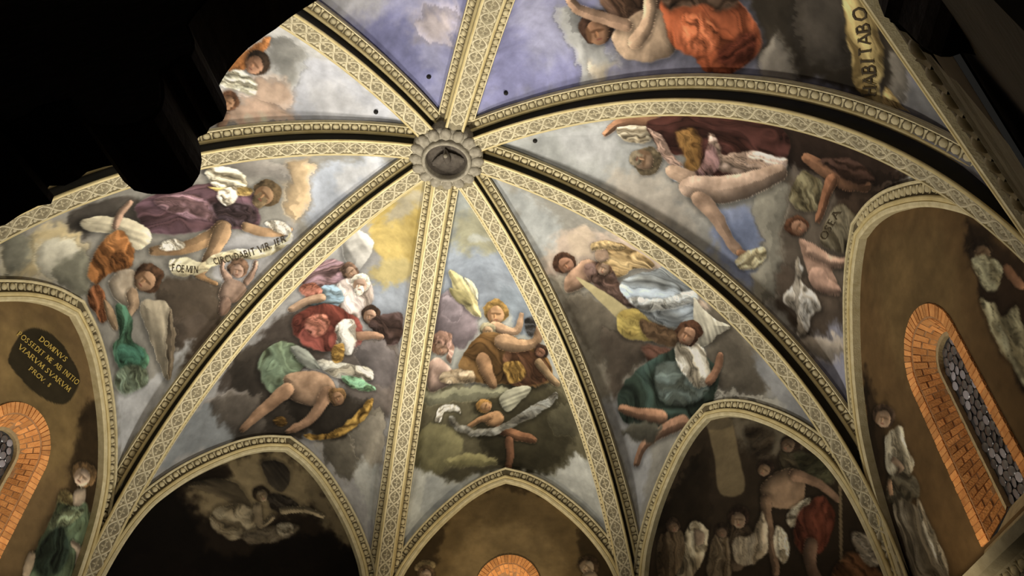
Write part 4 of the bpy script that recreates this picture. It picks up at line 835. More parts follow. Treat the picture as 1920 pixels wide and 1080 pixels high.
M = dict(
    fresco=fresco_mat('fresco_plaster'),
    stucco=noise_mat('cream_stucco', (.66, .59, .39), (.50, .43, .25), 9, .7, .25, 60),
    band=noise_mat('stucco_band', (.56, .49, .33), (.40, .34, .22), 9, .75, .3, 60),
    ground=noise_mat('brown_ground', (.16, .13, .075), (.09, .075, .045), 14, .8, .3, 70),
    soffit=noise_mat('soffit_ground', (.25, .215, .14), (.15, .13, .085), 14, .8, .3, 70),
    gilt=noise_mat('gilt_fillet', (.68, .58, .32), (.52, .42, .20), 5, .45, .1, 50, .15),
    bronze=noise_mat('dark_bronze_paint', (.016, .014, .008), (.009, .008, .005), 4, .6),
    eggs=noise_mat('egg_stucco', (.62, .55, .36), (.48, .41, .24), 20, .65, 0, 40, 0, .12),
    lace=noise_mat('lattice_stucco', (.66, .60, .44), (.50, .45, .31), 20, .7, 0, 40, 0, .10),
    boss=noise_mat('grey_stone', (.34, .31, .25), (.20, .18, .14), 12, .8, .4, 50),
    bossd=noise_mat('dark_stone', (.10, .085, .07), (.06, .05, .042), 12, .8, .3, 50),
    brick=noise_mat('orange_brick', (.78, .38, .14), (.60, .25, .08), 9, .85, .5, 45, 0, .28),
    mortar=noise_mat('brick_mortar', (.46, .27, .14), (.32, .17, .08), 14, .9, .4, 60),
    lip=noise_mat('plaster_lip', (.42, .34, .2), (.3, .24, .14), 12, .85, .3, 50),
    lead=noise_mat('lead_came', (.03, .03, .035), (.05, .05, .055), 20, .5),
    cornice=noise_mat('cornice_stone', (.34, .31, .22), (.24, .21, .14), 6, .8, .3, 40),
    drum=noise_mat('drum_plaster', (.12, .10, .075), (.08, .07, .05), 3, .9, .3, 20),
    shade=noise_mat('unlit_stone', (.020, .012, .009), (.008, .005, .004), 5, .9, .5, 18),  # gallery stone; its lack of light is put into the near-black colour
    gold_letter=noise_mat('gold_letter_paint', (.60, .45, .12), (.48, .34, .08), 14, .6),
    dark_letter=noise_mat('dark_letter_paint', (.05, .04, .025), (.08, .06, .035), 14, .8),
    hole=noise_mat('iron_hook', (.012, .011, .01), (.02, .018, .016), 20, .6),
)
def glass_mat():
    m, nt, b = new_mat('old_glass', .22)
    N = nt.nodes; Lk = nt.links
    oi = N.new('ShaderNodeObjectInfo'); cr = N.new('ShaderNodeValToRGB')
    e = cr.color_ramp.elements
    e[0].color = (.05, .048, .055, 1); e[1].color = (.38, .38, .46, 1)
    k = e.new(.55); k.color = (.10, .095, .105, 1)
    Lk.new(oi.outputs['Random'], cr.inputs['Fac']); Lk.new(cr.outputs['Color'], b.inputs['Base Color'])
    b.inputs['Specular IOR Level'].default_value = .9
    return m
M['glass'] = glass_mat()

# ------------------------------------------------------------------ fresco painting (pigment laid on the plaster)
def srgb2lin(c):
    c = np.asarray(c, float)
    return np.where(c <= .04045, c / 12.92, ((c + .055) / 1.055) ** 2.4)
def rgb255(c): return np.array(c, float) / 255
_tab = rng.random((256, 256))
def vnoise(x, y):
    xi = np.floor(x).astype(int); yi = np.floor(y).astype(int)
    fx = x - xi; fy = y - yi
    fx = fx * fx * (3 - 2 * fx); fy = fy * fy * (3 - 2 * fy)
    g = lambda a, b: _tab[a & 255, b & 255]
    return (g(xi, yi) * (1 - fx) + g(xi + 1, yi) * fx) * (1 - fy) + (g(xi, yi + 1) * (1 - fx) + g(xi + 1, yi + 1) * fx) * fy
def fbm(x, y, o=4):
    s = 0; a = .5; tot = 0
    for k in range(o):
        s = s + a * vnoise(x * 2 ** k + 17.3 * k, y * 2 ** k + 9.1 * k); tot += a; a *= .55
    return s / tot
def poly_sdf(P, Q):
    """signed distance (inside > 0) of points P (n,2) to polygon Q (m,2), with the gradient direction"""
    A = Q; B = np.roll(Q, -1, 0); E = B - A
    best = np.full(len(P), 1e9); vx = np.zeros(len(P)); vy = np.zeros(len(P)); ins = np.zeros(len(P), bool)
    for a, b, e in zip(A, B, E):
        ee = e @ e
        if ee < 1e-12: continue
        dx = P[:, 0] - a[0]; dy = P[:, 1] - a[1]
        t = np.clip((dx * e[0] + dy * e[1]) / ee, 0, 1)
        qx = dx - t * e[0]; qy = dy - t * e[1]
        d2 = qx * qx + qy * qy
        k = d2 < best
        best = np.where(k, d2, best); vx = np.where(k, qx, vx); vy = np.where(k, qy, vy)
        c = ((a[1] > P[:, 1]) != (b[1] > P[:, 1]))
        if abs(e[1]) > 1e-12:
            xx = a[0] + (P[:, 1] - a[1]) * e[0] / e[1]
            ins ^= c & (P[:, 0] < xx)
    d = np.sqrt(best); dd = np.maximum(d, 1e-6)
    return np.where(ins, d, -d), vx / dd, vy / dd
def sstep(a, b, x):
    t = np.clip((x - a) / (b - a), 0, 1); return t * t * (3 - 2 * t)
def paint(P, base, ops, light=(-.5, -.85)):
    """P (n,2) surface coordinates in metres; ops = (style, colour, softness, direction, [(x, y)...])"""
    col = np.tile(rgb255(base), (len(P), 1))
    lx, ly = light
    # brush wobble shared by all strokes
    wob = np.stack([fbm(P[:, 0] * 5, P[:, 1] * 5, 4) - .5, fbm(P[:, 0] * 5 + 40, P[:, 1] * 5 + 7, 4) - .5], 1) * 1.6
    for n, (style, hx, soft, ang, pts) in enumerate(ops):
        Q = catmull(pts, 5, True) if style != 'flat' else np.asarray(pts, float)
        lo = Q.min(0) - soft * 1.5 - .18; hi = Q.max(0) + soft * 1.5 + .18
        k = np.nonzero((P[:, 0] > lo[0]) & (P[:, 0] < hi[0]) & (P[:, 1] > lo[1]) & (P[:, 1] < hi[1]))[0]
        if not len(k): continue
        p = P[k]; c = rgb255(hx)
        amp = {'cloud': .30, 'sky': .35, 'flat': 0, 'flat2': .02, 'skin': .035, 'wing': .05, 'hair': .09}.get(style, .07)
        sc = .5 * math.sqrt(max(1e-4, abs(np.sum(Q[:, 0] * np.roll(Q[:, 1], -1) - Q[:, 1] * np.roll(Q[:, 0], -1)) / 2)))
        amp = min(amp, .35 * sc) if style not in ('cloud', 'sky') else amp * min(1, 4 * soft + .3)
        d, gx, gy = poly_sdf(p + wob[k] * amp, Q)
        al = sstep(-soft, soft, d)
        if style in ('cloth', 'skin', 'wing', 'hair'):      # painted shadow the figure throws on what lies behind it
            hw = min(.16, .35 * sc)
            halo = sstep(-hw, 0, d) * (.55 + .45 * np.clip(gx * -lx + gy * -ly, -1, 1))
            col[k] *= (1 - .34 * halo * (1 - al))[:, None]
        dirx, diry = math.cos(ang), math.sin(ang)
        s = p[:, 0] * dirx + p[:, 1] * diry; q = -p[:, 0] * diry + p[:, 1] * dirx
        edge = np.clip(1 - np.maximum(d, 0) / max(.02, .65 * sc), 0, 1)
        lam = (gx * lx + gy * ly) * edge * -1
        tint = 0.0
        if style == 'cloth':
            z = max(.07, sc)
            w = fbm(p[:, 0] * .9 / z + n, p[:, 1] * .9 / z, 3) - .5
            f = q / z + 1.5 * w
            v1 = vnoise(f * 3.0 + 31 * n, s * .42 / z + 4 * w) - .5
            v2 = vnoise(f * 7.5 + 13 * n, s * .8 / z + 3 * w) - .5
            v3 = fbm(f * 12 + 7 * n, s * 2.2 / z, 3) - .5
            r1 = np.sign(v1) * np.abs(v1 * 2) ** .75
            crease = (1 - np.abs(v2) * 2) ** 6
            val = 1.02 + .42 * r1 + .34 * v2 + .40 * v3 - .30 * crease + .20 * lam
            tint = .08 * r1
        elif style == 'skin':
            mod = fbm(p[:, 0] * 4 + n, p[:, 1] * 4, 4) - .5
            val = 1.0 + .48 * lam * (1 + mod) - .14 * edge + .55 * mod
            tint = .10 - .12 * np.clip(-mod, 0, 1)
            val = val * .95
        elif style == 'cloud':
            val = 1 + .26 * lam + .50 * (fbm(p[:, 0] * 1.6 + n, p[:, 1] * 1.6, 5) - .5)
        elif style == 'sky':
            val = 1 + .24 * (fbm(p[:, 0] * 1.8, p[:, 1] * 1.8, 5) - .5)
        elif style == 'hair':
            val = .95 + 1.0 * (fbm(p[:, 0] * 13 + n, p[:, 1] * 13, 3) - .5) + .35 * lam
        elif style == 'wing':
            fe = vnoise(q / max(.03, .16 * sc) + n, s * .6 / max(.05, sc)) - .5
            val = 1 + .40 * fe + .35 * lam + .25 * (fbm(p[:, 0] * 3, p[:, 1] * 3, 3) - .5)
        else:
            val = np.ones(len(p))
        cc = c[None] * np.clip(val, .25, 1.5)[:, None]
        cc[:, 0] *= 1 - .5 * tint; cc[:, 2] *= 1 + .8 * tint
        cc = np.clip(cc, 0, 1)
        col[k] = col[k] * (1 - al[:, None]) + cc * al[:, None]
    # brushwork, uneven ageing and a little fading of the colours
    big = fbm(P[:, 0] * .7 + 3, P[:, 1] * .7, 4) - .5
    br = fbm(P[:, 0] * 3.3 + 9, P[:, 1] * 7.1, 4) - .5
    col = col * (1 + .30 * big + .20 * br)[:, None]
    lum = col @ np.array([.3, .59, .11])
    col = col * .78 + lum[:, None] * .22
    grain = fbm(P[:, 0] * 9, P[:, 1] * 9, 4) - .5
    return np.clip(col * (1 + .10 * grain[:, None]), 0, 1)
ALBEDO_GAIN = 1.1          # pigment is this much lighter than it appears in the photographed light
def pigment(P, base, ops, gain=1.0):
    return np.clip(srgb2lin(paint(P, base, ops)) * ALBEDO_GAIN * gain, 0, .85)

# ------------------------------------------------------------------ vault webs
ceiling = empty('ceiling'); tag(ceiling, 'frescoed octagonal vault of eight curved webs between the ribs', 'ceiling', kind='structure')
web_objs = {}
for w, (nm, i, j) in enumerate(WEBS):
    near = nm.startswith('near')
    nu, nv = (200, 300) if nm in ('near', 'near_left') else (290, 430)
    S = web_surface(w, nu, nv)
    ab = web_metric(S)
    base, gain, ops = FRESCO.get(nm, ((154, 154, 152), 1.0, []))
    # op points are stored as (u, v) in thousandths of the web
    O = [(s, h, so, an, grid_lookup(ab, np.asarray(p).reshape(-1, 2))) for (s, h, so, an, p) in ops]
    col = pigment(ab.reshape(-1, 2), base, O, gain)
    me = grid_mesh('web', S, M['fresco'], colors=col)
    web_objs[nm] = link(bpy.data.objects.new('web', me), ceiling)
    web_objs[nm]['label'] = {'right': 'right web with a brown-robed painted figure and putti', 'far_right': 'far right web with painted figures on a cloud',
        'far': 'far web with gold and brown robed painted group', 'far_left': 'far left web with golden sky and red-robed painted group',
        'left': 'left web with a purple-robed painted figure and winged figure', 'near_left': 'near left web with pale sky and painted heads',
        'near': 'plain blue sky web overhead', 'near_right': 'upper right web with orange-robed painted figure and lettered scroll'}[nm]
    def web_pt(u, v, lift=.006, S=S, nu=nu, nv=nv):
        """point on the web surface (u, v in thousandths), lifted towards the room"""
        x = min(max(u / 1000 * nu, 0), nu - 1.001); y = min(max(v / 1000 * nv, 0), nv - 1.001)
        a, b = int(x), int(y); fx, fy = x - a, y - b
        p = S[a, b] * (1 - fx) * (1 - fy) + S[a + 1, b] * fx * (1 - fy) + S[a, b + 1] * (1 - fx) * fy + S[a + 1, b + 1] * fx * fy
        n = np.cross(S[a + 1, b] - S[a, b], S[a, b + 1] - S[a, b]); n /= max(1e-9, np.linalg.norm(n))
        if n @ (np.array([0, 0, 1.0]) - p) < 0: n = -n
        return p + n * lift, n
    web_objs[nm + '_pt'] = web_pt

# ------------------------------------------------------------------ ornament pieces (shared meshes)
def egg_mesh(name, L, W, Hh, mat):
    """one egg-and-dart piece: x along the moulding, y across it (towards the web), z out of it"""
    V = []; F = []
    n, m = 8, 3                                       # the egg: half ellipsoid
    for r_ in range(m):
        e = r_ / m * math.pi / 2
        for k in range(n):
            a = k / n * 2 * math.pi
            V.append((.36 * L * math.cos(e) * math.cos(a), .46 * W * math.cos(e) * math.sin(a) * (1 + .15 * math.sin(a)), Hh * math.sin(e)))
    V.append((0, 0, Hh))
    for r_ in range(m - 1):
        for k in range(n): F.append((r_ * n + k, r_ * n + (k + 1) % n, (r_ + 1) * n + (k + 1) % n, (r_ + 1) * n + k))
    for k in range(n): F.append(((m - 1) * n + k, (m - 1) * n + (k + 1) % n, m * n))
    o = len(V)                                        # dart between eggs
    for y, hw, z in ((-.48 * W, .05 * L, .02), (0, .09 * L, Hh * .55), (.46 * W, .16 * L, Hh * .7)):
        V += [(.5 * L - hw, y, 0), (.5 * L, y, z), (.5 * L + hw, y, 0)]
    for k in range(2):
        b = o + k * 3
        F += [(b, b + 1, b + 4, b + 3), (b + 1, b + 2, b + 5, b + 4)]
    return mesh_data(name, V, F, mat, True)
def lattice_mesh(name, L, W, Hh, mat):
    """one bay of the soffit interlace: crossing curved bands, a rosette and side leaves"""
    V = []; F = []
    def band(pts, hw):
        o = len(V)
        pts = np.array(pts)
        d = np.gradient(pts, axis=0); d /= np.linalg.norm(d, axis=1, keepdims=True); nn = np.stack([-d[:, 1], d[:, 0]], 1)
        for p, q in zip(pts, nn):
            V.extend([(p[0] - q[0] * hw, p[1] - q[1] * hw, 0), (p[0] - q[0] * hw * .4, p[1] - q[1] * hw * .4, Hh), (p[0] + q[0] * hw * .4, p[1] + q[1] * hw * .4, Hh), (p[0] + q[0] * hw, p[1] + q[1] * hw, 0)])
        for k in range(len(pts) - 1):
            b = o + 4 * k
            for c in range(3): F.append((b + c, b + c + 1, b + c + 5, b + c + 4))
    t = np.linspace(-.5, .5, 6)
    for s in (-1, 1): band(np.stack([t * L, s * np.cos(t * math.pi) * .46 * W], 1), .085 * W)
    def blob(cx, cy, rx, ry, h):
        o = len(V); n = 7
        for k in range(n):
            a = k / n * 2 * math.pi; V.append((cx + rx * math.cos(a), cy + ry * math.sin(a), 0))
        V.append((cx, cy, h))
        for k in range(n): F.append((o + k, o + (k + 1) % n, o + n))
    for a_ in range(4):
        e_ = a_ * math.pi / 2; blob(.105 * L * math.cos(e_), .135 * W * math.sin(e_), (.095 if a_ % 2 == 0 else .05) * L, (.06 if a_ % 2 == 0 else .115) * W, Hh * .9)
    blob(0, 0, .03 * L, .04 * W, Hh * 1.4)
    for s in (-1, 1):
        blob(.40 * L, s * .36 * W, .10 * L, .11 * W, Hh * .9); blob(-.40 * L, s * .36 * W, .10 * L, .11 * W, Hh * .9); blob(s * .27 * L, 0, .075 * L, .10 * W, Hh)
    return mesh_data(name, V, F, mat, False)
def place(me, name, parent, p, x, y, z, flip=1):
    o = bpy.data.objects.new(name, me)
    m = Matrix((Vector(x), Vector(y), Vector(z))).transposed().to_4x4(); m.translation = Vector(p)
    link(o, parent); o.matrix_world = m
    return o

# ------------------------------------------------------------------ ribs
EGG_L, EGG_W = .158, .112
egg_me = egg_mesh('egg', EGG_L, EGG_W, .030, M['eggs'])
LAT_L, LAT_W = .29, .245
lat_me = lattice_mesh('soffit_lattice', LAT_L, LAT_W, .022, M['lace'])
RIB_WORDS = ['rib curving to the upper right corner above the brown-robed figure', 'rib running to the lower right between the two right lunettes',
             'rib descending to the right of the far window lunette', 'rib descending to the left of the far window lunette',
             'rib running to the lower left corner', 'rib running to the left edge below the black cornice', 'rib running to the upper left from the boss',
             'short rib running straight up from the boss']
def arclen_t(i, t0, t1, step, phase=0.0):
    t = np.linspace(t0, t1, 1500); P = rib_curve(i, t)
    l = np.concatenate([[0], np.cumsum(np.linalg.norm(np.diff(P, axis=0), axis=1))])
    n = int((l[-1] - phase) / step)
    return np.interp(phase + step * (np.arange(n) + .5), l, t)
T_BOT = -.13
for i in range(8):
    t = np.concatenate([np.linspace(T_BOT, 0, 5)[:-1], np.linspace(0, T_TOP, 90)])
    P, N, B, D = rib_frame(i, t)
    B = np.broadcast_to(B, P.shape)
    tr = tag(obj(f'trim_{i + 1}', *sweep(P, N, B, [(-.335, -.335), (-.23, -.262), (-.16, -.245), (-.112, -.20), (-.112, -.03), (-.135, -.02), (.135, -.02), (.112, -.03), (.112, -.20), (.16, -.245), (.23, -.262), (.335, -.335)]), M['soffit']),
             'stucco vault ' + RIB_WORDS[i], 'rib', kind='structure')
    for s in (-1, 1):
        obj('soffit_edge', *sweep(P, N, B * s, [(.122, -.022), (.124, -.004), (.138, .0), (.141, -.006)]), M['stucco'], tr, False)
        obj('gilt_edge', *sweep(P, N, B * s, [(.137, .001), (.152, -.001), (.170, -.014), (.172, -.030), (.150, -.044)]), M['gilt'], tr, True)
        obj('side_cavetto', *sweep(P, N, B * s, [(.152, -.040), (.128, -.075), (.124, -.15), (.136, -.195), (.158, -.225)]), M['bronze'], tr, True)
        obj('gilt_fillet', *sweep(P, N, B * s, [(.152, -.235), (.154, -.220), (.168, -.213), (.192, -.217), (.204, -.230), (.206, -.26)]), M['gilt'], tr, True)
        obj('ovolo', *sweep(P, N, B * s, [(.200, -.248), (.230, -.256), (.262, -.274), (.295, -.302), (.312, -.335)]), M['ground'], tr, True)
        obj('outer_fillet', *sweep(P, N, B * s, [(.306, -.33), (.306, -.298), (.326, -.298), (.334, -.36)]), M['stucco'], tr, False)
        tt = arclen_t(i, T_BOT, T_TOP - .008, EGG_L)
        Pe, Ne, Be, De = rib_frame(i, tt)
        tilt = math.radians(30)
        for a in range(len(tt)):
            zz = Ne[a] * math.cos(tilt) + Be * s * math.sin(tilt)
            yy = -Ne[a] * math.sin(tilt) + Be * s * math.cos(tilt)
            xx = np.cross(yy, zz)
            place(egg_me, 'egg', tr, Pe[a] + Be * s * .254 - Ne[a] * .272, xx, yy, zz)
    tt = arclen_t(i, T_BOT, T_TOP, LAT_L)
    Pe, Ne, Be, De = rib_frame(i, tt)
    for a in range(len(tt)):
        place(lat_me, 'soffit_lattice', tr, Pe[a] - Ne[a] * .02, np.cross(Be, Ne[a]), Be, Ne[a])

# ------------------------------------------------------------------ lunettes: walls, archivolts, cornices
LUN = {'right': 'right-hand', 'far_right': 'dark painted far right', 'far': 'middle far', 'far_left': 'dark painted far left', 'left': 'left-hand',
       'near_left': 'hidden near left', 'near': 'hidden near', 'near_right': 'upper right'}
WIN = {'right': -.16, 'far': -.08, 'left': -.30}       # centre of the window along the wall
OFF = .07                                             # lunette wall stands this far behind the arch plane
HOLE = .60
aegg_me = egg_mesh('egg', .135, .12, .026, M['eggs'])
def win_half(z, half, spring=1.54):
    """half width of a round-headed opening at height z"""
    return np.where(z < spring, half, np.sqrt(np.maximum(0, half ** 2 - (z - spring) ** 2)))
for w, (nm, i, j) in enumerate(WEBS):
    near = nm.startswith('near')
    m0, n0, d0 = wall_frame(w)
    step = .06 if near else .022
    s = np.arange(-2.84, 2.84 + step, step); z = np.arange(-.85, 4.1, step)
    SS, ZZ = np.meshgrid(s, z, indexing='ij')
    # broad undulation of old plaster
    offs = np.full(SS.shape, OFF)
    Pw = wall_pt(w, SS, ZZ, offs)
    h = arch_half(.16); hz = h[::-1, 1]; hs = h[::-1, 0]
    sc, zc = (SS[:-1, :-1] + step / 2), (ZZ[:-1, :-1] + step / 2)
    keep = np.abs(sc) < np.interp(zc, hz, hs, left=hs[0], right=0)
    if nm in WIN:
        keep &= ~((np.abs(sc - WIN[nm]) < win_half(zc, HOLE)) & (zc > -.48))
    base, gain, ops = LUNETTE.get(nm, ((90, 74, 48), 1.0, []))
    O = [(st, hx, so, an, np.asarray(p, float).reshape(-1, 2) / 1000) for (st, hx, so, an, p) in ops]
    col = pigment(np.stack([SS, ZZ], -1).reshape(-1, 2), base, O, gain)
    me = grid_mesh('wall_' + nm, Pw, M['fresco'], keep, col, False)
    wall = tag(link(bpy.data.objects.new('wall_' + nm, me)), f'{LUN[nm]} lunette wall under its pointed arch', 'wall', kind='structure')
    web_objs['wall_' + nm] = wall
    # archivolt
    ar = arch_full(0.0, 96, -.8)
    tan = np.gradient(ar, axis=0); tan /= np.linalg.norm(tan, axis=1, keepdims=True)
    lat2 = np.stack([-tan[:, 1], tan[:, 0]], 1)
    if lat2[48, 1] < 0: lat2 = -lat2
    Pa = wall_pt(w, ar[:, 0], ar[:, 1], np.zeros(len(ar)))
    La = lat2[:, :1] * d0 + lat2[:, 1:] * np.array([0, 0, 1.0])
    Na = np.broadcast_to(-n0, Pa.shape)
    # mitre at the apex
    mid = len(ar) // 2
    La = La.copy(); La[mid] = np.array([0, 0, 1.0]) * min(1.35, 1 / max(.4, La[mid - 1] @ np.array([0, 0, 1.0])))
    tr = tag(obj(f'trim_{9 + w}', *sweep(Pa, Na, La, [(.0, -.10), (.0, .02), (.02, .035), (.33, .02), (.335, -.06)]), M['ground']),
             f'stucco arch moulding around the {LUN[nm]} lunette', 'arch moulding', kind='structure')
    obj('inner_fillet', *sweep(Pa, Na, La, [(-.006, -.10), (-.012, .045), (.012, .06), (.055, .06), (.062, .045)]), M['stucco'], tr)
    obj('gilt_fillet', *sweep(Pa, Na, La, [(.062, .03), (.068, .072), (.085, .082), (.112, .082), (.125, .072), (.130, .03)]), M['gilt'], tr)
    obj('outer_fillet', *sweep(Pa, Na, La, [(.275, .02), (.278, .055), (.29, .064), (.312, .062), (.322, -.03)]), M['stucco'], tr)
    if nm not in ('near_left', 'near'):
        # eggs along both sides of the arch
        l = np.concatenate([[0], np.cumsum(np.linalg.norm(np.diff(ar, axis=0), axis=1))])
        n = int(l[-1] / .145)
        x = (np.arange(n) + .5) / n * l[-1]
        for q in x:
            k = min(len(l) - 2, max(0, int(np.searchsorted(l, q)) - 1)); f = (q - l[k]) / (l[k + 1] - l[k])
            pp = Pa[k] * (1 - f) + Pa[k + 1] * f
            t2 = tan[k] * (1 - f) + tan[k + 1] * f
            if abs(k - mid) <= 1: t2 = tan[max(0, mid - 3)] if q < l[mid] else tan[min(len(tan) - 1, mid + 3)]
            t2 = t2 / np.linalg.norm(t2)
            tx = t2[0] * d0 + t2[1] * np.array([0, 0, 1.0])
            ly2 = np.array([-t2[1], t2[0]]);
            if ly2 @ (ar[k] - np.array([0, .5])) < 0: ly2 = -ly2
            lx = ly2[0] * d0 + ly2[1] * np.array([0, 0, 1.0])
            zz = -n0
            place(aegg_me, 'egg', tr, pp + lx * .203 + zz * .03, np.cross(lx, zz), lx, zz)
    # cornice under the lunette (the near side is the viewer's open gallery)
    if nm == 'near': continue
    hl = 2.95
    for_s = np.array([-1.6 if nm == 'near_right' else -hl, hl])
    Pc = wall_pt(w, for_s, np.array([-.80, -.80]), np.array([0.0, 0.0]))
    pk = .15 if nm == 'near_right' else 1.0            # the cornice dies into the wall beside the gallery
    V, F = sweep(Pc, np.broadcast_to(-n0 * pk, Pc.shape), np.broadcast_to(np.array([0, 0, 1.0]), Pc.shape),
                 [(-.95, -.1), (-.55, -.05), (-.50, .02), (-.34, .05), (-.30, .14), (-.14, .18), (-.10, .28), (0, .30), (.02, .27), (.03, -.12)])
    co = tag(obj(f'trim_{17 + w}', V, F, M['cornice']), f'stone cornice running below the {LUN[nm]} lunette', 'cornice', kind='structure')
    if nm in ('right', 'near_right'):
        ne = int(2 * hl / .16)
        for k in range(ne):
            sp = -hl + (k + .5) * 2 * hl / ne
            if nm == 'near_right' and sp < -1.6: continue
            pp = wall_pt(w, np.array(sp), np.array(-.80 - .22), np.array(-.165 * pk))
            zz = -n0 * .97 - np.array([0, 0, .24]); zz /= np.linalg.norm(zz)
            yy = np.cross(zz, d0); place(egg_me, 'egg', co, pp, d0, yy, zz)

# drum walls below the cornice (open on the near side, where the viewer's gallery is)
for w, (nm, i, j) in enumerate(WEBS):
    if nm == 'near': continue
    z0, z1 = -8.0, -.78; e0 = -2.5 if nm == 'near_right' else -2.85
    Vd = [wall_pt(w, np.array(a), np.array(b), np.array(o)) for (a, b, o) in ((e0, z0, .1), (2.85, z0, .1), (2.85, z1, .1), (e0, z1, .1), (e0, z0, .5), (2.85, z0, .5), (2.85, z1, .5), (e0, z1, .5))]
    tag(obj(f'wall_drum_{nm}', Vd, [(0, 1, 2, 3), (7, 6, 5, 4), (0, 4, 5, 1), (2, 6, 7, 3), (1, 5, 6, 2), (0, 3, 7, 4)], M['drum']),
        f'plain drum wall below the {LUN[nm]} cornice', 'wall', kind='structure')

# ------------------------------------------------------------------ windows
WINNO = {'right': 1, 'far': 2, 'left': 3}
for nm, c in WIN.items():
    w = [k for k, q in enumerate(WEBS) if q[0] == nm][0]
    m0, n0, d0 = wall_frame(w)
    up = np.array([0, 0, 1.0])
    def wp(s, z, o): return wall_pt(w, np.array(c + s), np.array(z), np.array(o))
    win = empty(f'window_{WINNO[nm]}', wp(0, -.6, OFF)); bpy.context.view_layer.update()
    tag(win, {'right': 'round-headed leaded window in splayed orange brick at the right', 'far': 'round-headed brick window at the bottom centre, mostly cut off',
              'left': 'round-headed leaded window in orange brick at the left edge'}[nm], 'window', kind='structure')
    inv = win.matrix_world.inverted()
    def wobj(name, V, F, mat, sm=False):
        o = obj(name, [inv @ Vector(v) for v in V], F, mat, win, sm); return o
    SP, BOT = 1.54, -.48
    ZG = OFF + .22                                     # glass plane depth
    def outline(half, n=20, bot=BOT, spring=SP):
        a = np.linspace(0, math.pi, n)
        arc = [(half * math.cos(x), spring + half * math.sin(x)) for x in a]
        return [(half, bot)] + arc + [(-half, bot)]
    # splayed reveal bed (mortar) behind the bricks
    A, Bq, Cq = outline(.69), outline(.515), outline(.335, bot=-.20, spring=1.52)
    Vb = [wp(*q, OFF - .012) for q in A] + [wp(*q, OFF + .0) for q in Bq] + [wp(*q, ZG + .02) for q in Cq]
    n = len(A)
    wobj('mortar_bed', Vb, [(r * n + k, r * n + k + 1, (r + 1) * n + k + 1, (r + 1) * n + k) for r in range(2) for k in range(n - 1)], M['mortar'])
    # bricks: face ring (voussoirs on edge) and reveal courses
    def brick(q0, q1, o0a, o0b, lift):
        """q0 = ((s,z),(s,z)) outer edge pair, q1 inner edge pair; o = depths; lifted along the average normal"""
        P4 = [wp(*q0[0], o0a), wp(*q0[1], o0a), wp(*q1[1], o0b), wp(*q1[0], o0b)]
        nn = np.cross(P4[1] - P4[0], P4[3] - P4[0]); nn /= max(1e-9, np.linalg.norm(nn))
        if nn @ (wp(0, .9, -1.0) - P4[0]) < 0: nn = -nn
        V = [p - nn * .02 for p in P4] + [p + nn * lift for p in P4]
        ce = sum(P4) / 4
        V = [ce + (p - ce) * (.965 if k > 3 else 1.0) for k, p in enumerate(V)]
        return wobj('brick', V, [(4, 5, 6, 7), (0, 1, 5, 4), (1, 2, 6, 5), (2, 3, 7, 6), (3, 0, 4, 7)], M['brick'])
    def ring_pts(half, bot, spring, n_side, n_arc):
        zs = np.linspace(bot, spring, n_side + 1); a = np.linspace(0, math.pi, n_arc + 1)
        p = [(half, z) for z in zs[:-1]] + [(half * math.cos(x), spring + half * math.sin(x)) for x in a] + [(-half, z) for z in zs[::-1][1:]]
        return p
    nS, nA = 26, 26
    o_, i_ = ring_pts(.69, BOT, SP, nS, nA), ring_pts(.53, BOT, SP, nS, nA)
    def shrink(a, b, f): return ((a[0] + (b[0] - a[0]) * f, a[1] + (b[1] - a[1]) * f), (b[0] + (a[0] - b[0]) * f, b[1] + (a[1] - b[1]) * f))
    for k in range(len(o_) - 1):
        brick(shrink(o_[k], o_[k + 1], .07), shrink(i_[k], i_[k + 1], .07), OFF - .012, OFF - .002, .008 + .008 * rng.random())
    nS, nA = 22, 16
    o_, i_ = ring_pts(.515, BOT, SP, nS, nA), ring_pts(.36, -.23, 1.525, nS, nA)
    def mixp(a, b, f): return (a[0] + (b[0] - a[0]) * f, a[1] + (b[1] - a[1]) * f)
    for k in range(len(o_) - 1):
        cut = (.36 if k % 2 else .64) + .06 * (rng.random() - .5)
        for f0, f1 in ((.02, cut - .03), (cut + .03, .97)):
            oa, ob = OFF + (ZG - OFF) * f0, OFF + (ZG - OFF) * f1
            q0 = shrink(mixp(o_[k], i_[k], f0), mixp(o_[k + 1], i_[k + 1], f0), .07); q1 = shrink(mixp(o_[k], i_[k], f1), mixp(o_[k + 1], i_[k + 1], f1), .07)
            brick(q0, q1, oa, ob, .006 + .012 * rng.random())
    # plaster lip around the glass
    C1, C2 = outline(.365, bot=-.23, spring=1.525), outline(.305, bot=-.20, spring=1.52)
    Vl = [wp(*q, ZG - .012) for q in C1] + [wp(*q, ZG - .014) for q in C2] + [wp(*q, ZG + .05) for q in C2]
    n = len(C1)
    wobj('plaster_lip', Vl, [(r * n + k, r * n + k + 1, (r + 1) * n + k + 1, (r + 1) * n + k) for r in range(2) for k in range(n - 1)], M['lip'])
    # sloping sill
    Vs = [wp(-.50, BOT - .06, OFF - .02), wp(.50, BOT - .06, OFF - .02), wp(.335, -.20, ZG + .03), wp(-.335, -.20, ZG + .03),
          wp(-.69, BOT - .06, OFF - .02), wp(.69, BOT - .06, OFF - .02), wp(.69, BOT - .16, OFF - .02), wp(-.69, BOT - .16, OFF - .02), wp(-.69, BOT + .0, OFF + .02), wp(.69, BOT + .0, OFF + .02)]
    wobj('sill', Vs, [(0, 1, 2, 3), (4, 5, 6, 7), (4, 8, 9, 5)], M['lip'])
    # leaded glass: backing sheet of cames, roundels and a border
    G = outline(.325, bot=-.21, spring=1.52)
    Vg = [wp(*q, ZG + .045) for q in G] + [wp(0, .8, ZG + .045)]
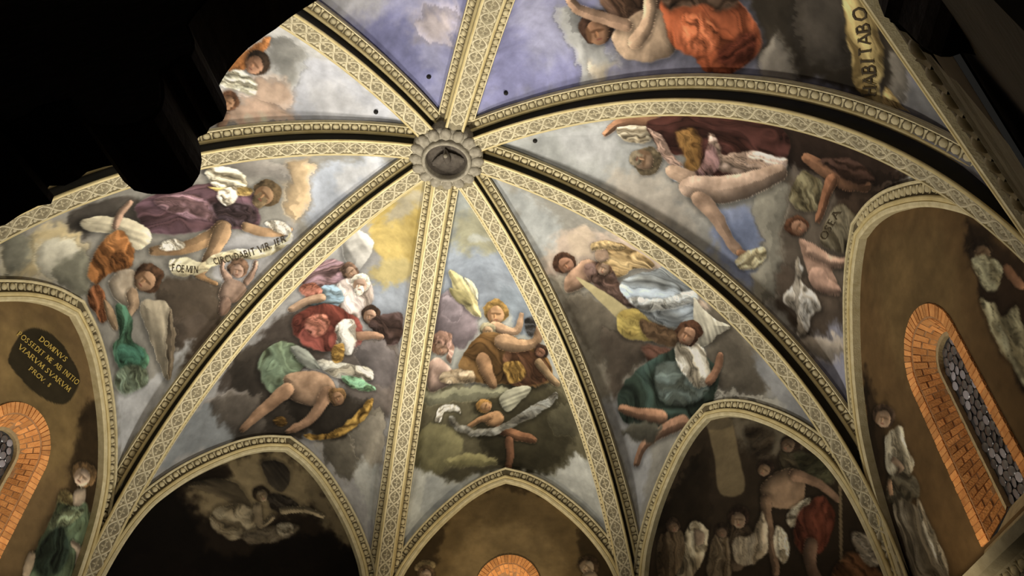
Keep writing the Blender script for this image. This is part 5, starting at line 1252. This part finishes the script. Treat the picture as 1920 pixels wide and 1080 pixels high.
    wobj('lead_backing', Vg, [(k, k + 1, len(G)) for k in range(len(G) - 1)] + [(len(G) - 1, 0, len(G))], M['lead'])
    dia = .118; rows = int(2.15 / (dia * .885))
    for r_ in range(rows):
        zz = -.15 + r_ * dia * .885
        for q in range(-3, 4):
            ss = (q + (.5 if r_ % 2 else 0)) * dia
            if abs(ss) > win_half(np.array(zz), .30, 1.52) - .02: continue
            tl = (rng.random(2) - .5) * .30
            V = []; nseg = 10
            ax, ay = d0, up
            ctr = wp(ss, zz, ZG + .03)
            nn = -n0 + tl[0] * d0 + tl[1] * up; nn /= np.linalg.norm(nn)
            ax = d0 - nn * (d0 @ nn); ay = np.cross(nn, ax)
            for rr, hh in ((.5, 0), (.44, .004), (.16, .007)):
                for k in range(nseg):
                    a = 2 * math.pi * k / nseg; V.append(ctr + (ax * math.cos(a) + ay * math.sin(a)) * dia * rr * .96 + nn * hh)
            V.append(ctr + nn * .010)
            F = [(r2 * nseg + k, r2 * nseg + (k + 1) % nseg, (r2 + 1) * nseg + (k + 1) % nseg, (r2 + 1) * nseg + k) for r2 in range(2) for k in range(nseg)]
            F += [(2 * nseg + k, 2 * nseg + (k + 1) % nseg, 3 * nseg) for k in range(nseg)]
            wobj('pane', V, F, M['glass'], True)

# ------------------------------------------------------------------ boss at the crown
ZB = rib_prof(np.array([T_TOP]))[1][0] * R
boss = empty('ceiling_boss', (0, 0, ZB)); tag(boss, 'round carved stone boss with a bird relief where all ribs meet', 'boss')
def lathe(name, prof, mat, parent, n=48, wave=None):
    V = []; m = len(prof)
    for k in range(n):
        a = 2 * math.pi * k / n
        for q, (r_, h_) in enumerate(prof):
            rr = r_ * (1 + (wave(a, q) if wave else 0)); V.append((rr * math.cos(a), rr * math.sin(a), h_))
    F = [(k * m + c, ((k + 1) % n) * m + c, ((k + 1) % n) * m + c + 1, k * m + c + 1) for k in range(n) for c in range(m - 1)]
    return obj(name, V, F, mat, parent, True)
lathe('collar', [(.66, .30), (.66, .03), (.62, -.02), (.52, -.04), (.44, -.05)], M['boss'], boss)
for k in range(16):                                    # scalloped leaves round the collar
    a = 2 * math.pi * (k + .5) / 16
    V = []; n, m = 8, 4
    for r_ in range(m):
        e = r_ / m * math.pi / 2
        for q in range(n):
            b = 2 * math.pi * q / n
            x, y, z_ = .13 * math.cos(e) * math.cos(b), .105 * math.cos(e) * math.sin(b), -.075 * math.sin(e)
            rr = .56 + x; V.append((rr * math.cos(a) - y * math.sin(a), rr * math.sin(a) + y * math.cos(a), z_ - .03))
    V.append((.56 * math.cos(a), .56 * math.sin(a), -.105))
    F = [(r_ * n + q, r_ * n + (q + 1) % n, (r_ + 1) * n + (q + 1) % n, (r_ + 1) * n + q) for r_ in range(m - 1) for q in range(n)] + [((m - 1) * n + q, (m - 1) * n + (q + 1) % n, m * n) for q in range(n)]
    obj('leaf', V, F, M['boss'], boss, True)
lathe('ring', [(.46, -.03), (.455, -.10), (.43, -.135), (.40, -.135), (.385, -.10), (.375, .02)], M['boss'], boss)
lathe('dish', [(.385, -.02), (.34, .06), (.25, .12), (.12, .15), (.001, .155)], M['bossd'], boss)
bird = lathe('bird_body', [(.001, -.06), (.035, -.05), (.05, 0), (.045, .05), (.02, .11), (.001, .13)], M['bossd'], boss, 12)
bird.matrix_parent_inverse = Matrix.Identity(4); bird.rotation_euler = (math.radians(75), 0, 0); bird.location = (0, .02, .04); bird.scale = (1.5, 1.5, 1.5)
for s in (-1, 1):
    V = []; n = 9
    for k in range(n):
        f = k / (n - 1); V += [(s * (.03 + .27 * f), .06 + .10 * math.sin(f * 2.2), .05 - .01 * f), (s * (.03 + .27 * f), -.09 + .17 * f ** 1.5 + .012 * (k % 2), .06)]
        V += [(s * (.03 + .27 * f), .06 + .10 * math.sin(f * 2.2), .085), (s * (.03 + .27 * f), -.09 + .17 * f ** 1.5, .085)]
    F = []
    for k in range(n - 1):
        b = 4 * k
        F += [(b, b + 1, b + 5, b + 4), (b + 2, b + 6, b + 7, b + 3), (b, b + 4, b + 6, b + 2), (b + 1, b + 3, b + 7, b + 5)]
    obj('bird_wing', V, F, M['bossd'], boss, True)
lathe('bird_head', [(.001, -.135), (.03, -.12), (.042, -.09), (.03, -.055), (.001, -.045)], M['boss'], boss, 12).location = (0, -.10, .05)

# hook holes in the webs near the crown
for nm, u, v in HOOKS:
    p, n = web_objs[nm + '_pt'](u, v, 0.0)
    x = np.cross(n, [0, 0, 1.0]); x /= np.linalg.norm(x); y = np.cross(n, x)
    V = []; ns = 10
    for rr, hh in ((.045, -.01), (.042, .012), (.03, .02), (.022, .05)):
        for k in range(ns):
            a = 2 * math.pi * k / ns; V.append(p + (x * math.cos(a) + y * math.sin(a)) * rr + n * hh)
    V.append(p + n * .055)
    F = [(r_ * ns + k, r_ * ns + (k + 1) % ns, (r_ + 1) * ns + (k + 1) % ns, (r_ + 1) * ns + k) for r_ in range(3) for k in range(ns)] + [(3 * ns + k, 3 * ns + (k + 1) % ns, 4 * ns) for k in range(ns)]
    obj('iron_hook', V, F, M['hole'], web_objs[nm], True)

# ------------------------------------------------------------------ dark carved cornice of the viewer's gallery
def slab(name, outline_xz, y0, y1, mat, label, cat, bev=.03):
    """thick carved piece: outline in x,z (metres), from depth y0 to y1, rounded edges"""
    Q = np.array(outline_xz)
    import bmesh
    bm = bmesh.new()
    vs = [bm.verts.new((x, y0, z)) for x, z in Q]
    f = bm.faces.new(vs)
    ex = bmesh.ops.extrude_face_region(bm, geom=[f])
    for v in [g for g in ex['geom'] if isinstance(g, bmesh.types.BMVert)]: v.co.y = y1
    bmesh.ops.recalc_face_normals(bm, faces=bm.faces)
    ed = [e for e in bm.edges if abs(e.verts[0].co.y - e.verts[1].co.y) < 1e-6]
    bmesh.ops.bevel(bm, geom=ed, offset=bev, segments=2, affect='EDGES', clamp_overlap=True)
    me = bpy.data.meshes.new(name); bm.to_mesh(me); bm.free(); me.materials.append(mat)
    return tag(link(bpy.data.objects.new(name, me)), label, cat)

# ------------------------------------------------------------------ painted lettering (thick-and-thin capitals)
GLYPH = {  # strokes in a unit box (x, y up), each: list of points, weight
 'A': [([(.0, 0), (.45, 1)], .6), ([(.45, 1), (.95, 0)], 1), ([(.2, .38), (.75, .38)], .72)],
 'B': [([(.1, 0), (.1, 1)], 1), ([(.1, 1), (.5, .98), (.62, .78), (.5, .55), (.1, .53)], .8), ([(.3, .53), (.62, .48), (.75, .25), (.6, .03), (.1, 0)], .9)],
 'C': [([(.85, .85), (.6, .99), (.3, .93), (.1, .65), (.1, .35), (.3, .07), (.6, 0), (.85, .15)], .9)],
 'D': [([(.1, 0), (.1, 1)], 1), ([(.1, 1), (.5, .97), (.82, .72), (.86, .45), (.7, .12), (.4, 0), (.1, 0)], .9)],
 'E': [([(.1, 0), (.1, 1)], 1), ([(.1, .98), (.65, .98)], .72), ([(.1, .52), (.55, .52)], .72), ([(.1, .02), (.7, .02)], .72)],
 'F': [([(.1, 0), (.1, 1)], 1), ([(.1, .98), (.65, .98)], .72), ([(.1, .52), (.55, .52)], .72)],
 'H': [([(.1, 0), (.1, 1)], 1), ([(.8, 0), (.8, 1)], 1), ([(.1, .52), (.8, .52)], .72)],
 'I': [([(.2, 0), (.2, 1)], 1)],
 'M': [([(.05, 0), (.18, 1)], .6), ([(.18, 1), (.5, .1)], 1), ([(.5, .1), (.85, 1)], .6), ([(.85, 1), (.97, 0)], 1)],
 'N': [([(.1, 0), (.1, 1)], .6), ([(.1, 1), (.82, 0)], 1), ([(.82, 0), (.82, 1)], .6)],
 'O': [([(.5, 1), (.2, .9), (.05, .5), (.2, .1), (.5, 0), (.8, .1), (.95, .5), (.8, .9), (.5, 1)], .9)],
 'P': [([(.1, 0), (.1, 1)], 1), ([(.1, 1), (.55, .97), (.7, .75), (.55, .5), (.1, .48)], .8)],
 'R': [([(.1, 0), (.1, 1)], 1), ([(.1, 1), (.55, .97), (.68, .76), (.5, .53), (.1, .5)], .8), ([(.4, .52), (.85, 0)], 1)],
 'S': [([(.7, .88), (.45, 1), (.18, .88), (.18, .68), (.55, .45), (.7, .25), (.5, .02), (.2, .03), (.05, .15)], .9)],
 'T': [([(.4, 0), (.4, 1)], 1), ([(.0, .98), (.8, .98)], .72)],
 'V': [([(.0, 1), (.45, 0)], 1), ([(.45, 0), (.9, 1)], .6)],
 '8': [([(.4, 1), (.15, .8), (.4, .53), (.65, .25), (.4, 0), (.12, .25), (.4, .53), (.62, .8), (.4, 1)], .8)],
 '.': [([(.1, 0), (.2, 0), (.2, .08)], 1)], ' ': [],
}
WID = {'I': .4, 'M': 1.1, 'O': 1.05, 'A': 1.0, ' ': .45, '.': .4, 'E': .8, 'F': .75, 'S': .82, 'H': 1.0, 'T': .9, 'P': .82, '8': .8}
LETTER_MAT = {'dark': M['dark_letter'], 'gold': M['gold_letter']}
for nm, kind, word, quad, colr in TEXTS:
    q = np.array(quad, float)
    tot = sum(WID.get(ch, .95) + .08 for ch in word)
    widx = [k for k, z_ in enumerate(WEBS) if z_[0] == nm][0]
    def on_surface(x, y, lift=.012):
        fx = x / tot
        p = (q[0] * (1 - fx) + q[1] * fx) * (1 - y) + (q[3] * (1 - fx) + q[2] * fx) * y
        if kind == 'wall': return wall_pt(widx, np.array(p[0] / 1000), np.array(p[1] / 1000), np.array(OFF - lift))
        return web_objs[nm + '_pt'](p[0], p[1], lift)[0]
    par = web_objs['wall_' + nm] if kind == 'wall' else web_objs[nm]
    x0 = .04
    for ch in word:
        V = []; F = []
        cw = WID.get(ch, .95)
        for pts, wt in GLYPH[ch]:
            pts = np.array(pts) * np.array([cw / 1.0, 1])
            d = np.gradient(pts, axis=0); d /= np.linalg.norm(d, axis=1, keepdims=True) + 1e-9
            n_ = np.stack([-d[:, 1], d[:, 0]], 1) * .092 * wt
            o = len(V)
            for a, b in zip(pts, n_):
                V += [on_surface(x0 + a[0] + b[0], a[1] + b[1]), on_surface(x0 + a[0] - b[0], a[1] - b[1])]
            for k in range(len(pts) - 1): F.append((o + 2 * k, o + 2 * k + 1, o + 2 * k + 3, o + 2 * k + 2))
            for e_ in (0, -1):                          # serifs at free stroke ends
                if wt >= 1 and len(pts) == 2:
                    o = len(V); a = pts[e_]
                    for sx, sy in ((-.2, -.03), (.2, -.03), (.2, .03), (-.2, .03)): V.append(on_surface(x0 + a[0] + sx, a[1] + sy))
                    F.append((o, o + 1, o + 2, o + 3))
        if V: obj('painted_letter', V, F, LETTER_MAT[colr], par)
        x0 += cw + .08

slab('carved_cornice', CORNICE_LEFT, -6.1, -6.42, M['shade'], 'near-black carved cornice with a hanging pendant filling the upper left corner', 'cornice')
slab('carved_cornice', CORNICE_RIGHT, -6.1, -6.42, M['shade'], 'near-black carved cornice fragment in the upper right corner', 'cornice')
